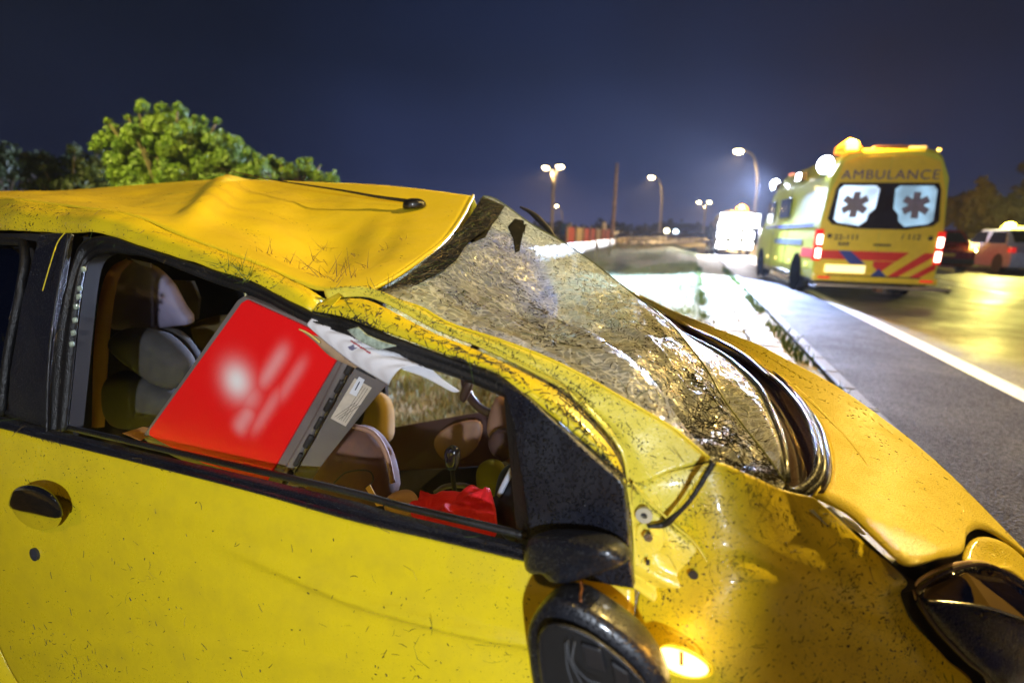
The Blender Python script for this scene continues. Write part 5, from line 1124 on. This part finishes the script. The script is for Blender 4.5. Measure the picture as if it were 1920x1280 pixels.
w0 = Zp(1331, 477); person((w0[0]-.05, w0[1], 0), 1.78, 'crew member in dark workwear with reflective trouser bands, standing left of the glaring van')

# ================================================================== STREET LAMPS
LH = emis('lit_sodium_head', (1.0, .74, .36), 60.0); MAST = simple('galvanised_mast', (.42, .38, .30), .5, .3)
def street_lamp(heads, basepx, hz, label, group=None, arm=None, energy=1500, real=True):
    """heads: pixel of each lit head; the mast stands under them"""
    hs = []
    for px, py in heads:
        d = ray(px, py); hs.append(CP+d*((hz-H)/d[2]))
    dep = np.mean([np.dot(h-CP, CF) for h in hs])
    d = ray(*basepx); b = CP+d*(dep/1.0); base = np.array([b[0], b[1], -.1])
    rt = empty('street_lamp', tuple(base), label, 'street lamp', group)
    s = .17
    for k, h in enumerate(hs):
        top = np.array([base[0], base[1], hz-.0])
        mdl = [base+np.array([0, 0, .0]), base+np.array([0, 0, hz*.45]), base+np.array([0, 0, hz*.72])+(h-top)*[.06, .06, 0], base+(h-top)*[.35, .35, 0]+np.array([0, 0, hz*.94]), h*[.85, .85, 1]+top*[.15, .15, 0]+np.array([0, 0, .12])]
        tube('mast' if k == 0 else 'arm', mdl if k == 0 else mdl[1:], [s*1.3, s*1.1, s, s*.8, s*.6], MAST, rt, 40, 8)
        hd = blob('lamp_head', [h+np.array([math.cos(a)*.55, math.sin(a)*.28, .08]) for a in np.linspace(0, 2*math.pi, 12, endpoint=False)], .14, .02, MAST, rt, n=20, rings=4, axis=(0, 0, 1))
        blob('lamp_glass', [h+np.array([math.cos(a)*.50, math.sin(a)*.34, .04]) for a in np.linspace(0, 2*math.pi, 12, endpoint=False)], .03, .34, LH, hd, n=20, rings=5, axis=(0, 0, 1))
        lamp('lamp_beam', 'SPOT', tuple(h+np.array([0, 0, -.3])), energy, (1.0, .66, .28), tuple(h+np.array([-2.5, -2.5, -10])), .2, 140, .6)
    return rt
street_lamp([(1385, 283)], (1411, 440), 10.0, 'tall single street lamp with curved mast, nearest the glaring van', energy=30000)
street_lamp([(1222, 332)], (1237, 438), 10.0, 'single street lamp with curved mast right of the bare pole', energy=30000)
street_lamp([(1024, 314), (1050, 312)], (1034, 436), 10.0, 'double headed street lamp rising above the broken windscreen', energy=24000)
street_lamp([(1311, 379), (1330, 379)], (1318, 440), 10.0, 'small far double headed street lamp left of the glaring van', energy=34000)
street_lamp([(1044, 386)], (1053, 436), 10.0, 'small far street lamp behind the double headed one', energy=34000)
# near lamps outside the frame, posts assumed or added for wreck and tree light
for (x, y, z, lb, dx) in ((6.6, 4.6, 7.4, 'assumed street lamp standing right of the picture beside the hard shoulder', 1.6), (-2.6, -4.5, 7.2, 'assumed street lamp standing behind the wreck on the verge', -1.2), (-7.6, 3.0, 5.2, 'added street lamp standing left of the picture beside the lit bush', -1.0)):
    rt = empty('street_lamp', (x+dx, y-1.2 if dx > 0 else y-.6, -.2), lb, 'street lamp', 'near street lamps assumed or added outside the view')
    b = np.array(rt.location); h = np.array([x, y, z+.16])
    tube('mast', [b, b+np.array([0, 0, 5]), b*.8+h*.2+np.array([0, 0, 5.2]), h+np.array([0, 0, .15])], [.12, .1, .08, .06], MAST, rt, 30, 8)
    blob('lamp_head', [h+np.array([math.cos(a)*.4, math.sin(a)*.22, .0]) for a in np.linspace(0, 2*math.pi, 12, endpoint=False)], .14, .02, MAST, rt, n=20, rings=4, axis=(0, 0, 1))
# bare pole
dpt = 45.0; pb = CP+ray(1147, 458)*dpt; tp = CP+ray(1157, 306)*dpt
o = tube('pole', [np.array([pb[0], pb[1], -.3]), .5*(pb+tp), tp], [.16, .15, .12], simple('floodlit_tint_pole', (.62, .50, .46), .7, noise=.4, scale=3), None, 12, 10)  # pinkish floodlight on the pole is put into its pale base colour
tag(o, 'bare pole coloured as floodlit, without a lamp, leaning slightly, between two street lamps', 'pole')

# ================================================================== BACKGROUND LEFT OF THE ROAD
def guard(P, label, m, h0=.45, h1=.75):
    a = catmull(P, 60); rt = empty('guardrail', tuple(a[0]), label, 'guardrail')
    rail = np.array([a+np.array([0, 0, z])+np.array([dx, 0, 0]) for z, dx in ((h0, 0), (h0+.08, -.04), (h0+.15, .03), (h0+.22, -.04), (h1, 0))])
    mesh('rail', rail.reshape(-1, 3), gridfaces(60, 5), m, rt, solid=.01)
    pm = simple('guardrail_post', (.3, .3, .3), .5, .5)
    first = None
    for k in range(0, 60, 5):
        pz = a[k]; q = np.array(rt.location)
        if first is None:
            first = box('post', (-.05, -.05, -.3), (.05, .05, h1-.02), pm, rt); o = first
        else: o = first.copy(); COL.objects.link(o); o.parent = rt
        o.location = tuple(pz-q+np.array([.08, .08, 0]))
    return rt
STEEL = simple('galvanised_rail', (.62, .62, .62), .4, .4)
def gp(px, py, z=.0): q = Zp(px, py, z); return q
guard([gp(990, 540, 0), gp(1090, 500, 0), gp(1140, 480, 0), gp(1185, 462, 0), gp(1250, 455, 0)], 'floodlit steel guardrail curving along the verge beyond the windscreen', STEEL)
guard([gp(1130, 455), gp(1200, 452), gp(1270, 452), gp(1330, 452.5)], 'far guardrail lit orange across the bend of the road', STEEL, .5, 1.2)
# slip road behind
sheet('slip_road', [tuple(gp(1100, 456))[:2]+(-.05,), tuple(gp(1340, 455))[:2]+(-.05,), tuple(gp(1345, 449))[:2]+(-.05,), tuple(gp(1150, 447))[:2]+(-.05,)], asphalt('pale_asphalt', (.20, .18, .16), .3))
# orange and white work fence with blue sign
fq = gp(1062, 470); fn = empty('barrier_fence', tuple(fq), 'red and pale construction barrier standing low left of the bare pole', 'barrier')
fe = gp(1150, 458)
dv = (fe-fq); 
for i in range(8):
    a = fq+dv*(i/8); b = fq+dv*((i+.82)/8)
    slab('barrier_panel', [a+np.array([0, 0, .25]), b+np.array([0, 0, .25]), b+np.array([0, 0, 1.3]), a+np.array([0, 0, 1.3])], .08, simple('barrier_red', (.50, .09, .04), .6) if i % 3 != 1 else simple('barrier_pale', (.55, .50, .45), .6), fn)
    tube('barrier_post', [a+np.array([0, 0, -.2]), a+np.array([0, 0, 1.45])], .05, MAST, fn, 4, 6)
sq = gp(1083, 466); sg = empty('road_sign', tuple(sq), 'blue sign board beside a grey post at the barrier', 'sign')
dep = np.dot(sq-CP, CF)
slab('sign_board', [CP+ray(px, py)*dep for px, py in ((1052, 440), (1066, 440), (1066, 419), (1052, 419))], .05, simple('sign_blue', (.04, .09, .30), .5), sg)
tube('sign_post', [np.array([*(CP+ray(1069, 440)*dep)[:2], -.2]), CP+ray(1069, 418)*dep], .11, MAST, sg, 4, 8)
kq = gp(1133, 452); ck = tube('marker_post', [kq+np.array([0, 0, -.2]), CP+ray(1133, 418)*np.dot(kq-CP, CF)], [.25, .22], simple('marker_white', (.7, .62, .5), .6), None, 5, 8)
tag(ck, 'pale reflector post left of the bare pole', 'post')

# ---- foliage
def leafmat(name, c1, c2):
    m, t, b, o = mat(name); c = nd(t, 'ShaderNodeTexCoord').outputs['Object']
    n = nd(t, 'ShaderNodeTexNoise', {'Vector': c, 'Scale': 4.0, 'Detail': 3.0}); mx = nd(t, 'ShaderNodeMix', {'Factor': nd(t, 'ShaderNodeMapRange', {0: n.outputs['Fac'], 1: .35, 2: .65}).outputs[0]}, data_type='RGBA')
    mx.inputs[6].default_value = (*c1, 1); mx.inputs[7].default_value = (*c2, 1); t.links.new(mx.outputs[2], b.inputs['Base Color']); b.inputs['Roughness'].default_value = .5
    tl = nd(t, 'ShaderNodeBsdfTranslucent'); t.links.new(mx.outputs[2], tl.inputs['Color']); ms = nd(t, 'ShaderNodeMixShader', {0: .3, 1: b.outputs[0], 2: tl.outputs[0]}); t.links.new(ms.outputs[0], o.inputs['Surface'])
    return m
def leaves(name, clumps, n, size, m, parent):
    """clumps: (centre, radius); folded leaves over their shells"""
    cs = np.array([c for c, r in clumps]); rs = np.array([r for c, r in clumps]); w = rs**2/np.sum(rs**2)
    idx = rng.choice(len(cs), n, p=w); d = rng.normal(0, 1, (n, 3)); d /= np.linalg.norm(d, axis=1, keepdims=True)
    P = cs[idx]+d*(rs[idx]*rng.uniform(.55, 1.08, n)**.6)[:, None]*np.array([1, 1, .85])
    L = size*rng.uniform(.6, 1.3, n); N = d+rng.normal(0, .6, (n, 3)); N /= np.linalg.norm(N, axis=1, keepdims=True)
    a = np.cross(N, rng.normal(0, 1, (n, 3))); a /= np.linalg.norm(a, axis=1, keepdims=True); b = np.cross(N, a)
    v = np.stack([P-a*L[:, None], P+b*L[:, None]*.38+N*L[:, None]*.1, P+a*L[:, None], P-b*L[:, None]*.38+N*L[:, None]*.1], 1).reshape(-1, 3)
    i = np.arange(n)[:, None]*4
    return mesh(name, v, [tuple(x) for x in np.concatenate([i, i+1, i+2], 1)]+[tuple(x) for x in np.concatenate([i, i+2, i+3], 1)], m, parent, smooth=False)
BARK = simple('bark', (.07, .05, .03), .9, noise=.5, scale=20)
def tree(name, base, clumps, n, size, m, label, group=None):
    base = np.array(base, float); rt = empty(name, tuple(base), label, 'tree', group)
    leaves('crown', clumps, n, size, m, rt)
    cc = np.mean([c for c, r in clumps], axis=0); tr = tube('trunk', [base, base*.5+cc*.5+np.array([.1, 0, 0]), cc], [.12, .09, .04], BARK, rt, 10, 7)
    for c, r in clumps[::2]: tube('limb', [base*.5+cc*.5, base*.2+cc*.3+c*.5, c], [.04, .03, .012], BARK, tr, 8, 5)
    return rt
def cl(L, dep, sub=True):
    out = []
    for px, py, rp in L:
        d = dep*(1+rng.normal(0, .025)); r_ = rp/FPX*d; c_ = CP+ray(px, py)*d; out.append((c_, r_*.70))
        for _ in range(10 if sub else 0):
            q = rng.normal(0, 1, 3); q /= np.linalg.norm(q); out.append((c_+q*r_*rng.uniform(.65, 1.2), r_*rng.uniform(.12, .36)))
    return out
G1 = leafmat('lime_leaf', (.05, .10, .008), (.13, .19, .012)); G2 = leafmat('dark_leaf', (.018, .030, .008), (.04, .055, .012)); G3 = leafmat('orange_lit_leaf', (.07, .04, .01), (.10, .07, .015))  # third leaf has the orange light on the trees put into its colour
D1 = 8.0
C1 = cl([(255, 265, 42), (300, 240, 42), (335, 225, 26), (275, 300, 52), (345, 280, 55), (400, 275, 42), (430, 300, 42), (225, 300, 36), (330, 330, 60), (400, 340, 55), (460, 330, 38), (250, 350, 50), (370, 240, 20), (215, 252, 18), (425, 258, 14)], D1)
b_ = C1[4][0].copy(); b_[2] = -.4
tree('bush_tree', b_, C1, 34000, .040, G1, 'broad bright green tree lit by an added street lamp, above the car roof')
C2 = cl([(485, 318, 28), (515, 325, 26), (540, 322, 24), (575, 318, 20), (595, 332, 18), (560, 342, 24), (622, 334, 14), (500, 345, 32)], D1*1.05); b_ = C2[2][0].copy(); b_[2] = -.4
tree('bush_tree', b_, C2, 9500, .042, G1, 'low green shrub to the right of the broad lit tree, ending at the roof line')
C3 = cl([(-40, 290, 50), (-10, 330, 45), (30, 320, 30), (-90, 330, 60)], D1*1.3); b_ = C3[1][0].copy(); b_[2] = -.4
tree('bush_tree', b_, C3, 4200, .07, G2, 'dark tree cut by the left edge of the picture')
C4 = cl([(75, 310, 34), (120, 320, 38), (165, 310, 34), (200, 330, 36), (90, 350, 40), (150, 352, 40), (210, 355, 36)], D1*1.2); b_ = C4[2][0].copy(); b_[2] = -.4
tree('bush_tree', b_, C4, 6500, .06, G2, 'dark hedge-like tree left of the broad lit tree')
# right side trees behind the police car
C5 = cl([(1800, 385, 34), (1840, 375, 38), (1875, 395, 40), (1815, 415, 30), (1860, 430, 40)], 27); b_ = C5[1][0].copy(); b_[2] = -.3
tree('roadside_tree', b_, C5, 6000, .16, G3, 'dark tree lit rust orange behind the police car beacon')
C6 = cl([(1920, 375, 40), (1960, 360, 50), (1900, 410, 40), (1960, 420, 60)], 28); b_ = C6[1][0].copy(); b_[2] = -.3
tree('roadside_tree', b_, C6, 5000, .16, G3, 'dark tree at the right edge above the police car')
C7 = cl([(1275, 428, 14), (1300, 428, 12), (1253, 426, 14), (1262, 432, 12), (1240, 434, 10)], 120); b_ = C7[0][0].copy(); b_[2] = -.3
tree('roadside_tree', b_, C7, 2500, .45, G3, 'small far copse glowing rust brown behind the bend')
# hedge bank left, far tree line
H1 = cl([(1058+i*13, 452-i*.9+3*math.sin(i*2), 12) for i in range(13)], 52)
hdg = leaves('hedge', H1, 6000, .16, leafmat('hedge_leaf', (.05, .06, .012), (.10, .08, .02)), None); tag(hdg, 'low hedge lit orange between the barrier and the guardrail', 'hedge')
TL = cl([(x, 432+.012*(x-900)-rng.uniform(0, 6), rng.uniform(9, 16)) for x in range(700, 1340, 11)], 170)+cl([(x, 446+rng.uniform(-3, 3), rng.uniform(7, 12)) for x in range(1380, 1900, 12)], 170)
tl = leaves('distant_trees', TL, 16000, .8, G2, None); tl['kind'] = 'stuff'; tl['label'] = 'dark line of distant trees along the horizon'
for px, py, c_ in ((1250, 433, (1, .85, .5)), (1267, 435, (.7, .9, 1))):
    q = CP+ray(px, py)*110; o = blob('distant_lamp', [q+np.array([math.cos(a)*.5, math.sin(a)*.5, 0]) for a in np.linspace(0, 2*math.pi, 10, endpoint=False)], .5, .5, emis('distant_lamp_light', c_, 10.0), None, n=16, rings=4, axis=(0, 0, 1))
    tag(o, 'small %s light far off by the copse' % ('warm' if c_[0] == 1 else 'bluish'), 'lamp')

# ================================================================== MIST
hz = box('haze', (-700, -60, -1.6), (700, 700, 60), None, None)
m = bpy.data.materials.new('mist'); m.use_nodes = True; t = m.node_tree; t.nodes.clear()
o_ = t.nodes.new('ShaderNodeOutputMaterial'); vp = t.nodes.new('ShaderNodeVolumePrincipled'); vp.inputs['Density'].default_value = .00040; vp.inputs['Color'].default_value = (.85, .88, 1, 1); vp.inputs['Anisotropy'].default_value = .3
t.links.new(vp.outputs[0], o_.inputs['Volume']); hz.data.materials.append(m); hz['kind'] = 'stuff'; hz['label'] = 'thin rain mist over the whole road'
